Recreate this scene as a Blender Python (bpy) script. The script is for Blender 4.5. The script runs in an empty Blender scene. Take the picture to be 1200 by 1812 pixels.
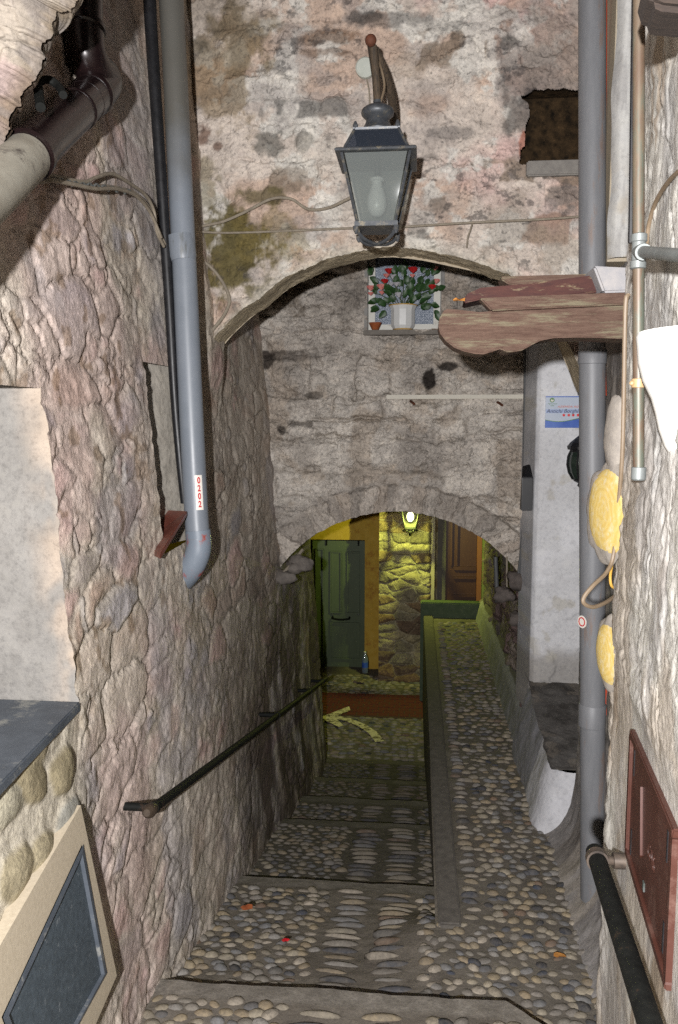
import bpy, math, random
import numpy as np
from mathutils import Vector, Matrix
rnd = random.Random(7)
PI = math.pi
# ------------------------------------------------------------------ camera model: pixels of the 1200x1812 photograph -> points in the lane
F, CX, CY, H = 1450., 600., 906., 2.2
YAW, PIT = math.radians(5.6), math.radians(6.5)
Fw = np.array([-math.sin(YAW)*math.cos(PIT), math.cos(YAW)*math.cos(PIT), -math.sin(PIT)])
Rt = np.array([math.cos(YAW), math.sin(YAW), 0.])
Up = np.cross(Rt, Fw)
EYE = np.array([0., 0., H])
def ray(x, y): return Rt*(x-CX)/F + Up*(CY-y)/F + Fw
def AY(x, y, Y): d = ray(x, y); return EYE + d*(Y/d[1])
def AZ(x, y, Z): d = ray(x, y); return EYE + d*((Z-H)/d[2])
def AX(x, y, X): d = ray(x, y); return EYE + d*(X/d[0])
def AD(x, y, dep): return EYE + ray(x, y)*dep
def left_base(Y, z): return -.93 - .07*z
def AL(x, y, off=0.0):
    X = -1.0
    for _ in range(12):
        p = AX(x, y, X); X = left_base(p[1], p[2]) + off
    return AX(x, y, X)
RWC, RWS = .326, .093
def right_base(Y): return RWC + RWS*Y
def AR(x, y, off=0.0):
    d = ray(x, y); t = (RWC - off)/(d[0] - RWS*d[1]); return EYE + d*t
def px2(Y, pts): return [tuple(AY(x, y, Y)[[0, 2]]) for x, y in pts]
Y1, Y2 = 4.15, 5.75
# ------------------------------------------------------------------ scene, tagging
sc = bpy.context.scene
col = sc.collection
def tag(o, label=None, cat=None, group=None, kind=None):
    if label: o['label'] = label
    if cat: o['category'] = cat
    if group: o['group'] = group
    if kind: o['kind'] = kind
    return o
def thing(name, label, cat, loc=(0, 0, 0), group=None):
    o = bpy.data.objects.new(name, None); col.objects.link(o)
    o.location = loc; o.empty_display_size = .1
    return tag(o, label, cat, group)
def link(o, parent=None):
    col.objects.link(o)
    if parent is not None:
        o.parent = parent
        o.matrix_parent_inverse = Matrix.Translation(-Vector(parent.location)) if parent.type == 'EMPTY' else Matrix()
    return o
# ------------------------------------------------------------------ numpy noise
def hsh(ix, iy, s):
    ix = ix.astype(np.int64).astype(np.uint32); iy = iy.astype(np.int64).astype(np.uint32)
    h = ix*np.uint32(374761393) + iy*np.uint32(668265263) + np.uint32((s*2654435761) & 0xffffffff)
    h = (h ^ (h >> np.uint32(13)))*np.uint32(1274126177)
    h = (h ^ (h >> np.uint32(16)))*np.uint32(2246822519)
    h = h ^ (h >> np.uint32(15))
    return h.astype(np.float64)/4294967296.
def vn(x, y, s):
    ix = np.floor(x); iy = np.floor(y); fx = x-ix; fy = y-iy
    fx = fx*fx*fx*(fx*(fx*6-15)+10); fy = fy*fy*fy*(fy*(fy*6-15)+10)
    a = hsh(ix, iy, s); b = hsh(ix+1, iy, s); c = hsh(ix, iy+1, s); d = hsh(ix+1, iy+1, s)
    return (a+(b-a)*fx)*(1-fy) + (c+(d-c)*fx)*fy
def fbm(x, y, s, o=4, g=.5):
    t = 0; a = 1; n = 0
    for i in range(o):
        t = t + a*vn(x, y, s+i*17); n += a; a *= g; x = x*2.03+3.1; y = y*2.03+1.7
    return t/n
def ss(a, b, x):
    t = np.clip((x-a)/(b-a), 0, 1); return t*t*(3-2*t)
def worley(x, y, s, jit=.85):
    ix = np.floor(x); iy = np.floor(y)
    F1 = np.full(x.shape, 9.); F2 = np.full(x.shape, 9.); idr = np.zeros(x.shape); dx1 = np.zeros(x.shape); dy1 = np.zeros(x.shape)
    for j in (-1, 0, 1):
        for i in (-1, 0, 1):
            cx = ix+i; cy = iy+j
            px = cx+.5+(hsh(cx, cy, s)-.5)*jit; py = cy+.5+(hsh(cx, cy, s+5)-.5)*jit
            dx = x-px; dy = y-py; d = np.sqrt(dx*dx+dy*dy)
            n = d < F1
            F2 = np.where(n, F1, np.minimum(F2, d))
            idr = np.where(n, hsh(cx, cy, s+9), idr); dx1 = np.where(n, dx, dx1); dy1 = np.where(n, dy, dy1)
            F1 = np.where(n, d, F1)
    return F1, F2, idr, dx1, dy1
def courses(x, z, s, rowh, stw):
    """irregular coursed masonry: distance-to-joint e (metres), stone random id"""
    z = z + .07*(fbm(x*1.7, z*1.4, s)-.5)*2 + .035*(fbm(x*8, z*8, s+1, 4, .6)-.5)*2
    x = x + .05*(fbm(x*7, z*7, s+2, 4, .6)-.5)*2
    r = z/rowh
    r = r + .22*np.sin(r*1.9+s)
    row = np.floor(r); fr = r-row
    w = stw*(.7+.7*hsh(row, row*0, s+3))
    u = x/w + hsh(row, row*0+1, s+4)*7
    k0 = np.floor(u); 
    j0 = (hsh(k0, row, s+6)-.5)*.55; j1 = (hsh(k0+1, row, s+6)-.5)*.55
    fu = u-k0
    left = fu < j0; right = fu > 1+j1
    k = np.where(left, k0-1, np.where(right, k0+1, k0))
    jl = (hsh(k, row, s+6)-.5)*.55; jr = (hsh(k+1, row, s+6)-.5)*.55
    fl = u-(k+jl); frr = (k+1+jr)-u
    e = np.minimum(np.minimum(fl, frr)*w, np.minimum(fr, 1-fr)*rowh)
    return e, hsh(k, row, s+8), fr
def srgb(r, g, b):
    f = lambda c: (c/255./12.92) if c/255. <= .04045 else ((c/255.+.055)/1.055)**2.4
    return np.array([f(r), f(g), f(b)])
def mixc(a, b, t): return a + (b-a)*t[..., None]
def pal(idr, cols):
    cols = np.array(cols); return cols[np.clip((idr*len(cols)).astype(int), 0, len(cols)-1)]
# ------------------------------------------------------------------ materials
def nt(name):
    m = bpy.data.materials.new(name); m.use_nodes = True
    t = m.node_tree; b = t.nodes['Principled BSDF']; return m, t, b
def N(t, typ, **kw):
    n = t.nodes.new(typ)
    for k, v in kw.items():
        if k in n.inputs: n.inputs[k].default_value = v
        else: setattr(n, k, v)
    return n
def ramp(t, src, stops):
    r = t.nodes.new('ShaderNodeValToRGB'); e = r.color_ramp.elements
    while len(e) < len(stops): e.new(.5)
    for q, (p, c) in zip(e, stops):
        q.position = p; q.color = (*c, 1) if len(c) == 3 else c
    t.links.new(src, r.inputs[0]); return r.outputs[0]
def mixrgb(t, typ, fac, a, b):
    m = t.nodes.new('ShaderNodeMix'); m.data_type = 'RGBA'; m.blend_type = typ
    for k, v in ((0, fac), (6, a), (7, b)):
        if isinstance(v, bpy.types.NodeSocket): t.links.new(v, m.inputs[k])
        else: m.inputs[k].default_value = v if not hasattr(v, '__len__') else (*v[:3], 1)
    return m.outputs[2]
def stone_mat(name, rough=.92, fine=70., bump=.5, bdist=.006, lo=.72, hi=1.22, spec=.15, speck=.0, dust=None):
    """colour of the stones comes with the mesh (attribute Col); grain, speckle and pits are nodes"""
    m, t, b = nt(name); L = t.links.new
    a = N(t, 'ShaderNodeAttribute', attribute_name='Col'); tc = N(t, 'ShaderNodeTexCoord')
    n1 = N(t, 'ShaderNodeTexNoise', Scale=fine, Detail=8., Roughness=.72); L(tc.outputs['Object'], n1.inputs['Vector'])
    n2 = N(t, 'ShaderNodeTexNoise', Scale=fine*.16, Detail=5., Roughness=.6); L(tc.outputs['Object'], n2.inputs['Vector'])
    g1 = ramp(t, n1.outputs['Fac'], [(.28, (lo*.8,)*3), (.5, (1, 1, 1)), (.72, (hi, hi, hi*.98))])
    g2 = ramp(t, n2.outputs['Fac'], [(.3, (lo, lo*.99, lo*.98)), (.55, (1, 1, 1)), (.75, (hi, hi*.99, hi*.96))])
    c = mixrgb(t, 'MULTIPLY', 1., a.outputs['Color'], g1); c = mixrgb(t, 'MULTIPLY', .8, c, g2)
    if speck > 0:
        n3 = N(t, 'ShaderNodeTexNoise', Scale=fine*.62, Detail=6., Roughness=.8); L(tc.outputs['Object'], n3.inputs['Vector'])
        s = ramp(t, n3.outputs['Fac'], [(.0, (1, 1, 1)), (.36, (1, 1, 1)), (.43, (0, 0, 0))])
        f = t.nodes.new('ShaderNodeMath'); f.operation = 'MULTIPLY'; L(s, f.inputs[0]); f.inputs[1].default_value = speck
        c = mixrgb(t, 'MIX', f.outputs[0], c, (.035, .034, .035))
    if dust is not None:
        n4 = N(t, 'ShaderNodeTexNoise', Scale=26., Detail=7., Roughness=.7); L(tc.outputs['Object'], n4.inputs['Vector'])
        c = mixrgb(t, 'MIX', ramp(t, n4.outputs['Fac'], [(.38, (.0,)*3), (.64, (.6,)*3)]), c, tuple(dust))
    L(c, b.inputs['Base Color'])
    b.inputs['Roughness'].default_value = rough; b.inputs['Specular IOR Level'].default_value = spec
    bp = N(t, 'ShaderNodeBump', Strength=bump, Distance=bdist); L(n1.outputs['Fac'], bp.inputs['Height'])
    bp2 = N(t, 'ShaderNodeBump', Strength=bump, Distance=bdist*3.2); L(n2.outputs['Fac'], bp2.inputs['Height']); L(bp.outputs['Normal'], bp2.inputs['Normal'])
    L(bp2.outputs['Normal'], b.inputs['Normal'])
    return m
def pmat(name, c1, c2=None, rough=.5, metal=0., scale=20., bump=.15, bdist=.002, spec=.5, dirt=None, dirt_amt=.5, dscale=6., stretch=None, coat=0.):
    """painted / metal / wood surface: two tones by noise, an optional third colour of dirt or wear in patches"""
    m, t, b = nt(name); L = t.links.new
    c2 = c1 if c2 is None else c2
    tc = N(t, 'ShaderNodeTexCoord'); v = tc.outputs['Object']
    if stretch:
        mp = N(t, 'ShaderNodeMapping'); mp.inputs['Scale'].default_value = stretch; L(v, mp.inputs['Vector']); v = mp.outputs[0]
    n1 = N(t, 'ShaderNodeTexNoise', Scale=scale, Detail=7., Roughness=.65); L(v, n1.inputs['Vector'])
    c = ramp(t, n1.outputs['Fac'], [(.3, tuple(c1)), (.7, tuple(c2))])
    if dirt is not None:
        n2 = N(t, 'ShaderNodeTexNoise', Scale=dscale, Detail=8., Roughness=.75); L(v, n2.inputs['Vector'])
        k = .62-.25*dirt_amt
        f = ramp(t, n2.outputs['Fac'], [(k, (0, 0, 0)), (k+.09, (1, 1, 1))])
        c = mixrgb(t, 'MIX', f, c, tuple(dirt))
    L(c, b.inputs['Base Color'])
    r = N(t, 'ShaderNodeMapRange'); L(n1.outputs['Fac'], r.inputs[0]); r.inputs[3].default_value = max(0, rough-.12); r.inputs[4].default_value = min(1, rough+.12)
    L(r.outputs[0], b.inputs['Roughness'])
    b.inputs['Metallic'].default_value = metal; b.inputs['Specular IOR Level'].default_value = spec
    b.inputs['Coat Weight'].default_value = coat
    bp = N(t, 'ShaderNodeBump', Strength=bump, Distance=bdist); L(n1.outputs['Fac'], bp.inputs['Height']); L(bp.outputs['Normal'], b.inputs['Normal'])
    return m
# ------------------------------------------------------------------ mesh makers
def from_arrays(name, V, Q, mat, parent=None, colr=None, smooth=True, T3=None):
    me = bpy.data.meshes.new(name)
    V = np.asarray(V, dtype=np.float32); Q = np.asarray(Q, dtype=np.int32)
    nq = len(Q); k = Q.shape[1]
    me.vertices.add(len(V)); me.vertices.foreach_set('co', V.ravel())
    me.loops.add(nq*k); me.loops.foreach_set('vertex_index', Q.ravel())
    me.polygons.add(nq); me.polygons.foreach_set('loop_start', np.arange(0, nq*k, k, dtype=np.int32))
    me.polygons.foreach_set('loop_total', np.full(nq, k, dtype=np.int32))
    me.update(calc_edges=True)
    if colr is not None:
        at = me.attributes.new('Col', 'FLOAT_COLOR', 'POINT')
        c4 = np.ones((len(V), 4), dtype=np.float32); c4[:, :3] = np.clip(colr, 0.005, .95); at.data.foreach_set('color', c4.ravel())
    me.polygons.foreach_set('use_smooth', np.full(nq, smooth, dtype=bool))
    me.validate(clean_customdata=False)
    if mat: me.materials.append(mat)
    return link(bpy.data.objects.new(name, me), parent)
def grid(name, P, mat, parent=None, colr=None, keep=None, flip=False):
    nv, nu = P.shape[:2]
    idx = np.arange(nv*nu).reshape(nv, nu)
    q = np.stack([idx[:-1, :-1], idx[:-1, 1:], idx[1:, 1:], idx[1:, :-1]], -1)
    if keep is not None:
        kf = keep[:-1, :-1] & keep[:-1, 1:] & keep[1:, 1:] & keep[1:, :-1]
        q = q[kf]
    q = q.reshape(-1, 4)
    if flip: q = q[:, ::-1]
    V = P.reshape(-1, 3); c = None if colr is None else colr.reshape(-1, 3)
    used = np.unique(q); remap = np.zeros(len(V), dtype=np.int64); remap[used] = np.arange(len(used))
    return from_arrays(name, V[used], remap[q], mat, parent, None if c is None else c[used])
class MB:
    def __init__(s): s.v = []; s.f = []
    def add(s, vs, fs):
        o = len(s.v); s.v += [tuple(map(float, p)) for p in vs]; s.f += [tuple(i+o for i in f) for f in fs]; return s
    def box(s, lo, hi, M=None):
        x0, y0, z0 = lo; x1, y1, z1 = hi
        vs = [(x0, y0, z0), (x1, y0, z0), (x1, y1, z0), (x0, y1, z0), (x0, y0, z1), (x1, y0, z1), (x1, y1, z1), (x0, y1, z1)]
        if M is not None: vs = [tuple(M @ Vector(v)) for v in vs]
        return s.add(vs, [(0, 3, 2, 1), (4, 5, 6, 7), (0, 1, 5, 4), (1, 2, 6, 5), (2, 3, 7, 6), (3, 0, 4, 7)])
    def hexa(s, a, b):
        """solid between two matching outlines"""
        n = len(a)
        return s.add(list(a)+list(b), [tuple(range(n))[::-1], tuple(range(n, 2*n))] + [(i, (i+1) % n, n+(i+1) % n, n+i) for i in range(n)])
    def prism(s, pts, d):
        d = np.array(d); return s.hexa([np.array(p) for p in pts], [np.array(p)+d for p in pts])
    def tube(s, pts, r, seg=12, cap=True):
        pts = [np.array(p, float) for p in pts]; n = len(pts)
        rs = r if hasattr(r, '__len__') else [r]*n
        tg = [pts[min(i+1, n-1)]-pts[max(i-1, 0)] for i in range(n)]
        tg = [t/(np.linalg.norm(t)+1e-12) for t in tg]
        a = np.array([0, 0, 1.]) if abs(tg[0][2]) < .9 else np.array([1., 0, 0])
        u = np.cross(tg[0], a); u /= np.linalg.norm(u); vs = []
        for i in range(n):
            u = u - tg[i]*(u@tg[i]); u /= np.linalg.norm(u); w = np.cross(tg[i], u)
            for k in range(seg):
                q = 2*PI*k/seg; vs.append(pts[i]+rs[i]*(math.cos(q)*u+math.sin(q)*w))
        fs = [(i*seg+k, i*seg+(k+1) % seg, (i+1)*seg+(k+1) % seg, (i+1)*seg+k) for i in range(n-1) for k in range(seg)]
        if cap: fs += [tuple(range(seg))[::-1], tuple((n-1)*seg+k for k in range(seg))]
        return s.add(vs, fs)
    def lathe(s, prof, c, seg=20, ax=(0, 0, 1), sq=False, rot=0.):
        """profile of (radius, height) turned about an axis at c; sq makes a four-sided body"""
        ax = np.array(ax, float); ax /= np.linalg.norm(ax)
        a = np.array([1., 0, 0]) if abs(ax[0]) < .9 else np.array([0, 1., 0])
        w = np.cross(ax, a); w /= np.linalg.norm(w); u = np.cross(w, ax)
        if sq: seg = 4; rot = PI/4
        k2 = math.sqrt(2) if sq else 1
        vs = [np.array(c)+ax*h+k2*r*(math.cos(2*PI*k/seg+rot)*u+math.sin(2*PI*k/seg+rot)*w) for r, h in prof for k in range(seg)]
        n = len(prof)
        fs = [(i*seg+k, i*seg+(k+1) % seg, (i+1)*seg+(k+1) % seg, (i+1)*seg+k) for i in range(n-1) for k in range(seg)]
        fs += [tuple(range(seg))[::-1], tuple((n-1)*seg+k for k in range(seg))]
        return s.add(vs, fs)
    def ball(s, c, r, seg=14, rings=9):
        rr = r if hasattr(r, '__len__') else (r, r, r)
        vs = [(c[0]+rr[0]*math.sin(PI*i/rings)*math.cos(2*PI*k/seg), c[1]+rr[1]*math.sin(PI*i/rings)*math.sin(2*PI*k/seg), c[2]+rr[2]*math.cos(PI*i/rings)) for i in range(rings+1) for k in range(seg)]
        return s.add(vs, [(i*seg+k, (i+1)*seg+k, (i+1)*seg+(k+1) % seg, i*seg+(k+1) % seg) for i in range(rings) for k in range(seg)])
    def build(s, name, mat, parent=None, smooth=False, bevel=0., sub=0):
        me = bpy.data.meshes.new(name); me.from_pydata(s.v, [], s.f); me.update()
        import bmesh
        bm = bmesh.new(); bm.from_mesh(me); bmesh.ops.remove_doubles(bm, verts=bm.verts, dist=1e-6)
        bmesh.ops.recalc_face_normals(bm, faces=bm.faces)
        if bevel > 0:
            es = [e for e in bm.edges if len(e.link_faces) == 2 and e.calc_face_angle(0) > .5]
            bmesh.ops.bevel(bm, geom=es, offset=bevel, segments=2, affect='EDGES', clamp_overlap=True)
        bm.to_mesh(me); bm.free()
        me.polygons.foreach_set('use_smooth', np.full(len(me.polygons), smooth, dtype=bool))
        if smooth:
            try: me.set_sharp_from_angle(angle=math.radians(38))
            except Exception: pass
        me.materials.append(mat)
        return link(bpy.data.objects.new(name, me), parent)
def spline(pts, n=10):
    pts = [np.array(p, float) for p in pts]; P = [2*pts[0]-pts[1]]+pts+[2*pts[-1]-pts[-2]]; out = []
    for i in range(1, len(P)-2):
        for k in range(n):
            t = k/n; a, b, c, d = P[i-1:i+3]
            out.append(.5*((2*b)+(c-a)*t+(2*a-5*b+4*c-d)*t*t+(-a+3*b-3*c+d)*t**3))
    out.append(pts[-1]); return out
def text_mesh(name, body, size, mat, parent, origin, xdir, ydir, ext=.0006, align='LEFT', shear=0., deform=None, sx=1., bold=0.):
    cu = bpy.data.curves.new(name, 'FONT'); cu.body = body; cu.size = size; cu.align_x = align; cu.align_y = 'CENTER'; cu.extrude = ext; cu.shear = shear; cu.offset = bold
    tmp = bpy.data.objects.new(name+'_curve', cu); col.objects.link(tmp)
    dg = bpy.context.evaluated_depsgraph_get(); me = bpy.data.meshes.new_from_object(tmp.evaluated_get(dg))
    bpy.data.objects.remove(tmp); me.name = name
    x = np.array(xdir, float); x /= np.linalg.norm(x); y = np.array(ydir, float); y /= np.linalg.norm(y); z = np.cross(x, y)
    for v in me.vertices:
        v.co = Vector(np.array(origin)+x*v.co.x*sx+y*v.co.y+z*v.co.z)
        if deform: v.co = Vector(deform(np.array(v.co)))
    me.materials.clear(); me.materials.append(mat)
    return link(bpy.data.objects.new(name, me), parent)
def stain(px, X, z, Yp, lst, base, seed):
    """patches of moss, damp, soot and bare stone at places read off the photograph, ragged by noise"""
    for (cx, cy, rx, ry, c, amt) in lst:
        p = AY(cx, cy, Yp); k = Yp/F
        d = np.sqrt(((X-p[0])/(rx*k))**2 + ((z-p[2])/(ry*k))**2)
        d = d + (fbm(X*11, z*11, seed, 5, .6)-.5)*1.7
        base = mixc(base, srgb(*c), amt*ss(1.0, .55, d))
    return base
# ================================================================== materials
M_wall = stone_mat('rubble_stone', fine=75, bump=.55, bdist=.006, speck=.25)
M_fac = stone_mat('old_plaster', fine=60, bump=.7, bdist=.008, lo=.7, hi=1.2, speck=.55)
M_fac2 = stone_mat('grey_plaster', fine=48, bump=1., bdist=.014, lo=.66, hi=1.24, speck=.5)
M_pale = stone_mat('pale_plaster', fine=60, bump=.5, bdist=.005, lo=.82, hi=1.1, speck=.1)
M_cob = stone_mat('cobbles', fine=90, bump=.5, bdist=.004, rough=.85, lo=.7, hi=1.22, spec=.2, dust=srgb(104, 98, 90))
M_cem = stone_mat('cement', fine=80, bump=.5, bdist=.004, lo=.78, hi=1.15, speck=.2)
M_white = stone_mat('limewash', fine=45, bump=.35, bdist=.004, lo=.9, hi=1.05)
M_slate = pmat('slate', srgb(62, 68, 76), srgb(84, 90, 98), rough=.55, scale=14, bump=.15, dirt=srgb(128, 128, 124), dirt_amt=.3, dscale=9)
M_slate_d = pmat('dark_slate', srgb(54, 62, 68), srgb(74, 84, 92), rough=.6, scale=60, bump=.12, dirt=srgb(120, 126, 130), dirt_amt=.06, dscale=26)
M_sand = pmat('sand_mortar', srgb(166, 154, 134), srgb(182, 170, 150), rough=.95, scale=90, bump=.3, spec=.1)
M_grey = pmat('grey_pvc', srgb(112, 118, 126), srgb(121, 127, 135), rough=.42, scale=7, bump=.03, dirt=srgb(92, 94, 92), dirt_amt=.35, dscale=3.0, stretch=(6, 6, 1))
M_grey_r = pmat('grey_pvc_dull', srgb(104, 105, 108), srgb(115, 116, 119), rough=.5, scale=6, bump=.03, dirt=srgb(115, 101, 94), dirt_amt=.25, dscale=2.5, stretch=(6, 6, 1))
M_black = pmat('black_plastic', srgb(17, 17, 19), srgb(30, 30, 33), rough=.45, scale=30, bump=.05)
M_iron = pmat('black_iron', srgb(14, 15, 14), srgb(26, 27, 25), rough=.72, scale=40, bump=.15, dirt=srgb(48, 36, 28), dirt_amt=.12, dscale=20, spec=.15)
M_brown = pmat('brown_metal', srgb(22, 14, 15), srgb(32, 21, 21), rough=.28, scale=10, bump=.04, metal=.2, dirt=srgb(40, 33, 30), dirt_amt=.22, dscale=7)
M_dusty = pmat('dusty_metal', srgb(120, 114, 102), srgb(150, 146, 134), rough=.7, scale=9, bump=.05, dirt=srgb(58, 50, 46), dirt_amt=.28, dscale=4)
M_copper = pmat('weathered_copper', srgb(82, 62, 50), srgb(93, 83, 68), rough=.5, scale=9, bump=.05, metal=.15, dirt=srgb(79, 83, 73), dirt_amt=.5, dscale=4, stretch=(5, 5, 1))
M_zinc = pmat('galvanised', srgb(101, 105, 104), srgb(118, 122, 121), rough=.45, scale=22, bump=.08, metal=.3, dirt=srgb(79, 85, 81), dirt_amt=.3)
M_lamp = pmat('lamp_iron', srgb(61, 64, 68), srgb(87, 90, 94), rough=.45, scale=30, bump=.15, metal=.3, dirt=srgb(123, 116, 101), dirt_amt=.3, dscale=18)
M_rust = pmat('rusty_iron', srgb(74, 41, 26), srgb(102, 56, 34), rough=.8, scale=40, bump=.4)
M_arm = pmat('scaly_iron', srgb(34, 30, 27), srgb(92, 76, 58), rough=.75, scale=26, bump=.6, bdist=.005, stretch=(5, 5, 1))
M_wood = pmat('peeling_wood', srgb(73, 54, 46), srgb(101, 82, 71), rough=.8, scale=16, bump=.9, bdist=.008, dirt=srgb(110, 102, 84), dirt_amt=.42, dscale=5, stretch=(1, 5, 9), spec=.2)
M_wood_d = pmat('old_red_paint', srgb(55, 30, 28), srgb(76, 47, 41), rough=.7, scale=20, bump=.5, dirt=srgb(115, 102, 79), dirt_amt=.3, dscale=12, stretch=(1, 4, 5), spec=.2)
M_hatch = pmat('brown_painted_metal', srgb(64, 36, 28), srgb(76, 46, 38), rough=.42, scale=9, bump=.08, dirt=srgb(89, 64, 56), dirt_amt=.32, dscale=7)
M_tile = pmat('red_tile', srgb(104, 56, 46), srgb(128, 74, 60), rough=.45, scale=12, bump=.08, dirt=srgb(90, 66, 54), dirt_amt=.3)
M_wht = pmat('white_paint', srgb(196, 194, 184), srgb(216, 214, 206), rough=.5, scale=20, bump=.08, dirt=srgb(160, 152, 138), dirt_amt=.12)
M_ceram = pmat('white_ceramic', srgb(206, 206, 204), srgb(218, 218, 216), rough=.3, scale=10, bump=.02)
M_bowl = pmat('white_gesso', srgb(240, 238, 232), srgb(246, 245, 241), rough=.6, scale=30, bump=.03)
M_gold = pmat('ochre_glaze', srgb(188, 146, 62), srgb(200, 160, 80), rough=.4)
M_leaf = pmat('rose_leaves', srgb(26, 52, 22), srgb(50, 84, 40), rough=.45, scale=40, bump=.1)
M_stem = pmat('rose_stems', srgb(52, 66, 34), srgb(70, 84, 46), rough=.6)
M_red = pmat('red_petals', srgb(150, 14, 20), srgb(190, 36, 34), rough=.6, scale=60)
M_pink = pmat('pink_petals', srgb(204, 118, 112), srgb(222, 150, 142), rough=.6, scale=60)
M_wpet = pmat('pale_petals', srgb(170, 168, 176), srgb(198, 196, 198), rough=.6, scale=60)
M_dry = pmat('dry_leaf', srgb(126, 62, 30), srgb(160, 88, 44), rough=.8, scale=40, bump=.3)
M_dryo = pmat('orange_leaf', srgb(188, 122, 50), srgb(206, 146, 76), rough=.8, scale=40, bump=.3)
M_cab = pmat('old_cable', srgb(118, 108, 94), srgb(146, 136, 120), rough=.7, scale=40, bump=.2)
M_beige = pmat('beige_cable', srgb(108, 92, 73), srgb(124, 108, 89), rough=.55, scale=20, bump=.05)
M_redc = pmat('red_cable', srgb(172, 60, 34), srgb(190, 78, 48), rough=.5, scale=20)
M_cond = pmat('grey_conduit', srgb(73, 74, 76), srgb(87, 88, 88), rough=.55, scale=20, bump=.05)
M_trunk = pmat('pale_trunking', srgb(196, 190, 176), srgb(210, 204, 190), rough=.6, scale=20)
M_green = pmat('green_door_paint', srgb(80, 92, 66), srgb(90, 102, 76), rough=.5, scale=9, bump=.1, stretch=(4, 4, 1))
M_ywall = pmat('yellow_render', srgb(196, 158, 62), srgb(212, 176, 84), rough=.9, scale=16, bump=.3, bdist=.004, dirt=srgb(176, 128, 60), dirt_amt=.3, dscale=3, spec=.1)
M_vdoor = pmat('varnished_wood', srgb(72, 41, 21), srgb(88, 55, 30), rough=.4, scale=14, bump=.1, stretch=(6, 6, 1))
M_frame = pmat('varnished_frame', srgb(141, 83, 35), srgb(157, 99, 46), rough=.5, scale=14, stretch=(6, 6, 1))
M_brick = pmat('red_brick', srgb(86, 33, 27), srgb(105, 46, 36), rough=.85, scale=30, bump=.3)
M_arrow = pmat('worn_cream_paint', srgb(226, 212, 180), srgb(232, 222, 196), rough=.8, scale=60, bump=.2, dirt=srgb(104, 92, 64), dirt_amt=.52, dscale=16)
M_ink = pmat('red_ink', srgb(190, 24, 36), rough=.5)
M_stick = pmat('sticker_white', srgb(222, 216, 206), srgb(230, 226, 218), rough=.5)
M_sign = pmat('sign_board', srgb(186, 196, 212), srgb(194, 203, 217), rough=.35, scale=3, bump=0)
M_blue = pmat('sign_blue', srgb(50, 86, 176), srgb(84, 122, 200), rough=.35, scale=6, bump=0)
M_navy = pmat('sign_navy', srgb(22, 30, 62), rough=.4, bump=0)
M_sorange = pmat('sign_orange', srgb(206, 92, 52), rough=.4, bump=0)
M_sgreen = pmat('sign_green', srgb(84, 132, 60), rough=.4, bump=0)
M_sred = pmat('sign_red', srgb(214, 30, 34), rough=.4, bump=0)
M_band = pmat('sign_lilac', srgb(160, 176, 212), rough=.4, bump=0)
M_dark = pmat('dark_timber', srgb(34, 26, 22), srgb(56, 44, 36), rough=.85, scale=20, bump=.4, stretch=(1, 6, 6))
M_rod = pmat('bare_rod', srgb(88, 78, 66), srgb(116, 104, 88), rough=.7, scale=30)
def glass_mat(name, tint, dull, amt_dull, amt_gloss, rough=.05):
    m, t, b = nt(name); L = t.links.new; t.nodes.remove(b)
    out = t.nodes['Material Output']
    tr = N(t, 'ShaderNodeBsdfTransparent'); tr.inputs[0].default_value = (*tint, 1)
    df = N(t, 'ShaderNodeBsdfDiffuse'); df.inputs[0].default_value = (*dull, 1)
    gl = N(t, 'ShaderNodeBsdfGlossy', Roughness=rough)
    a = N(t, 'ShaderNodeMixShader'); a.inputs[0].default_value = amt_dull; L(tr.outputs[0], a.inputs[1]); L(df.outputs[0], a.inputs[2])
    c = N(t, 'ShaderNodeMixShader'); c.inputs[0].default_value = amt_gloss; L(a.outputs[0], c.inputs[1]); L(gl.outputs[0], c.inputs[2])
    L(c.outputs[0], out.inputs['Surface']); return m
M_glass = glass_mat('dusty_glass', (.88, .9, .88), (.27, .29, .285), .3, .003, .03)
M_roofg = glass_mat('dark_glass', (.5, .52, .58), (.05, .06, .08), .55, .12, .08)
M_clear = glass_mat('lantern_glass', (.95, .95, .92), (.5, .5, .4), .06, .05)
M_pet = glass_mat('bottle_plastic', (.8, .88, .95), (.35, .42, .5), .35, .1)
M_pane, _t, _b = nt('frosted_pane')
_tc = N(_t, 'ShaderNodeTexCoord'); _n = N(_t, 'ShaderNodeTexVoronoi', Scale=260.); _t.links.new(_tc.outputs['Object'], _n.inputs['Vector'])
_c = ramp(_t, _n.outputs['Distance'], [(.1, tuple(srgb(104, 114, 130))), (.7, tuple(srgb(132, 141, 155)))]); _t.links.new(_c, _b.inputs['Base Color'])
_bp = N(_t, 'ShaderNodeBump', Strength=.6, Distance=.002); _t.links.new(_n.outputs['Distance'], _bp.inputs['Height']); _t.links.new(_bp.outputs['Normal'], _b.inputs['Normal'])
_b.inputs['Roughness'].default_value = .22
def emis(name, c, s):
    m, t, b = nt(name); b.inputs['Emission Color'].default_value = (*c, 1); b.inputs['Emission Strength'].default_value = s; b.inputs['Base Color'].default_value = (.8, .8, .7, 1); return m
M_bulb_on = emis('lit_bulb', (.9, 1., .45), 9.)
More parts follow.
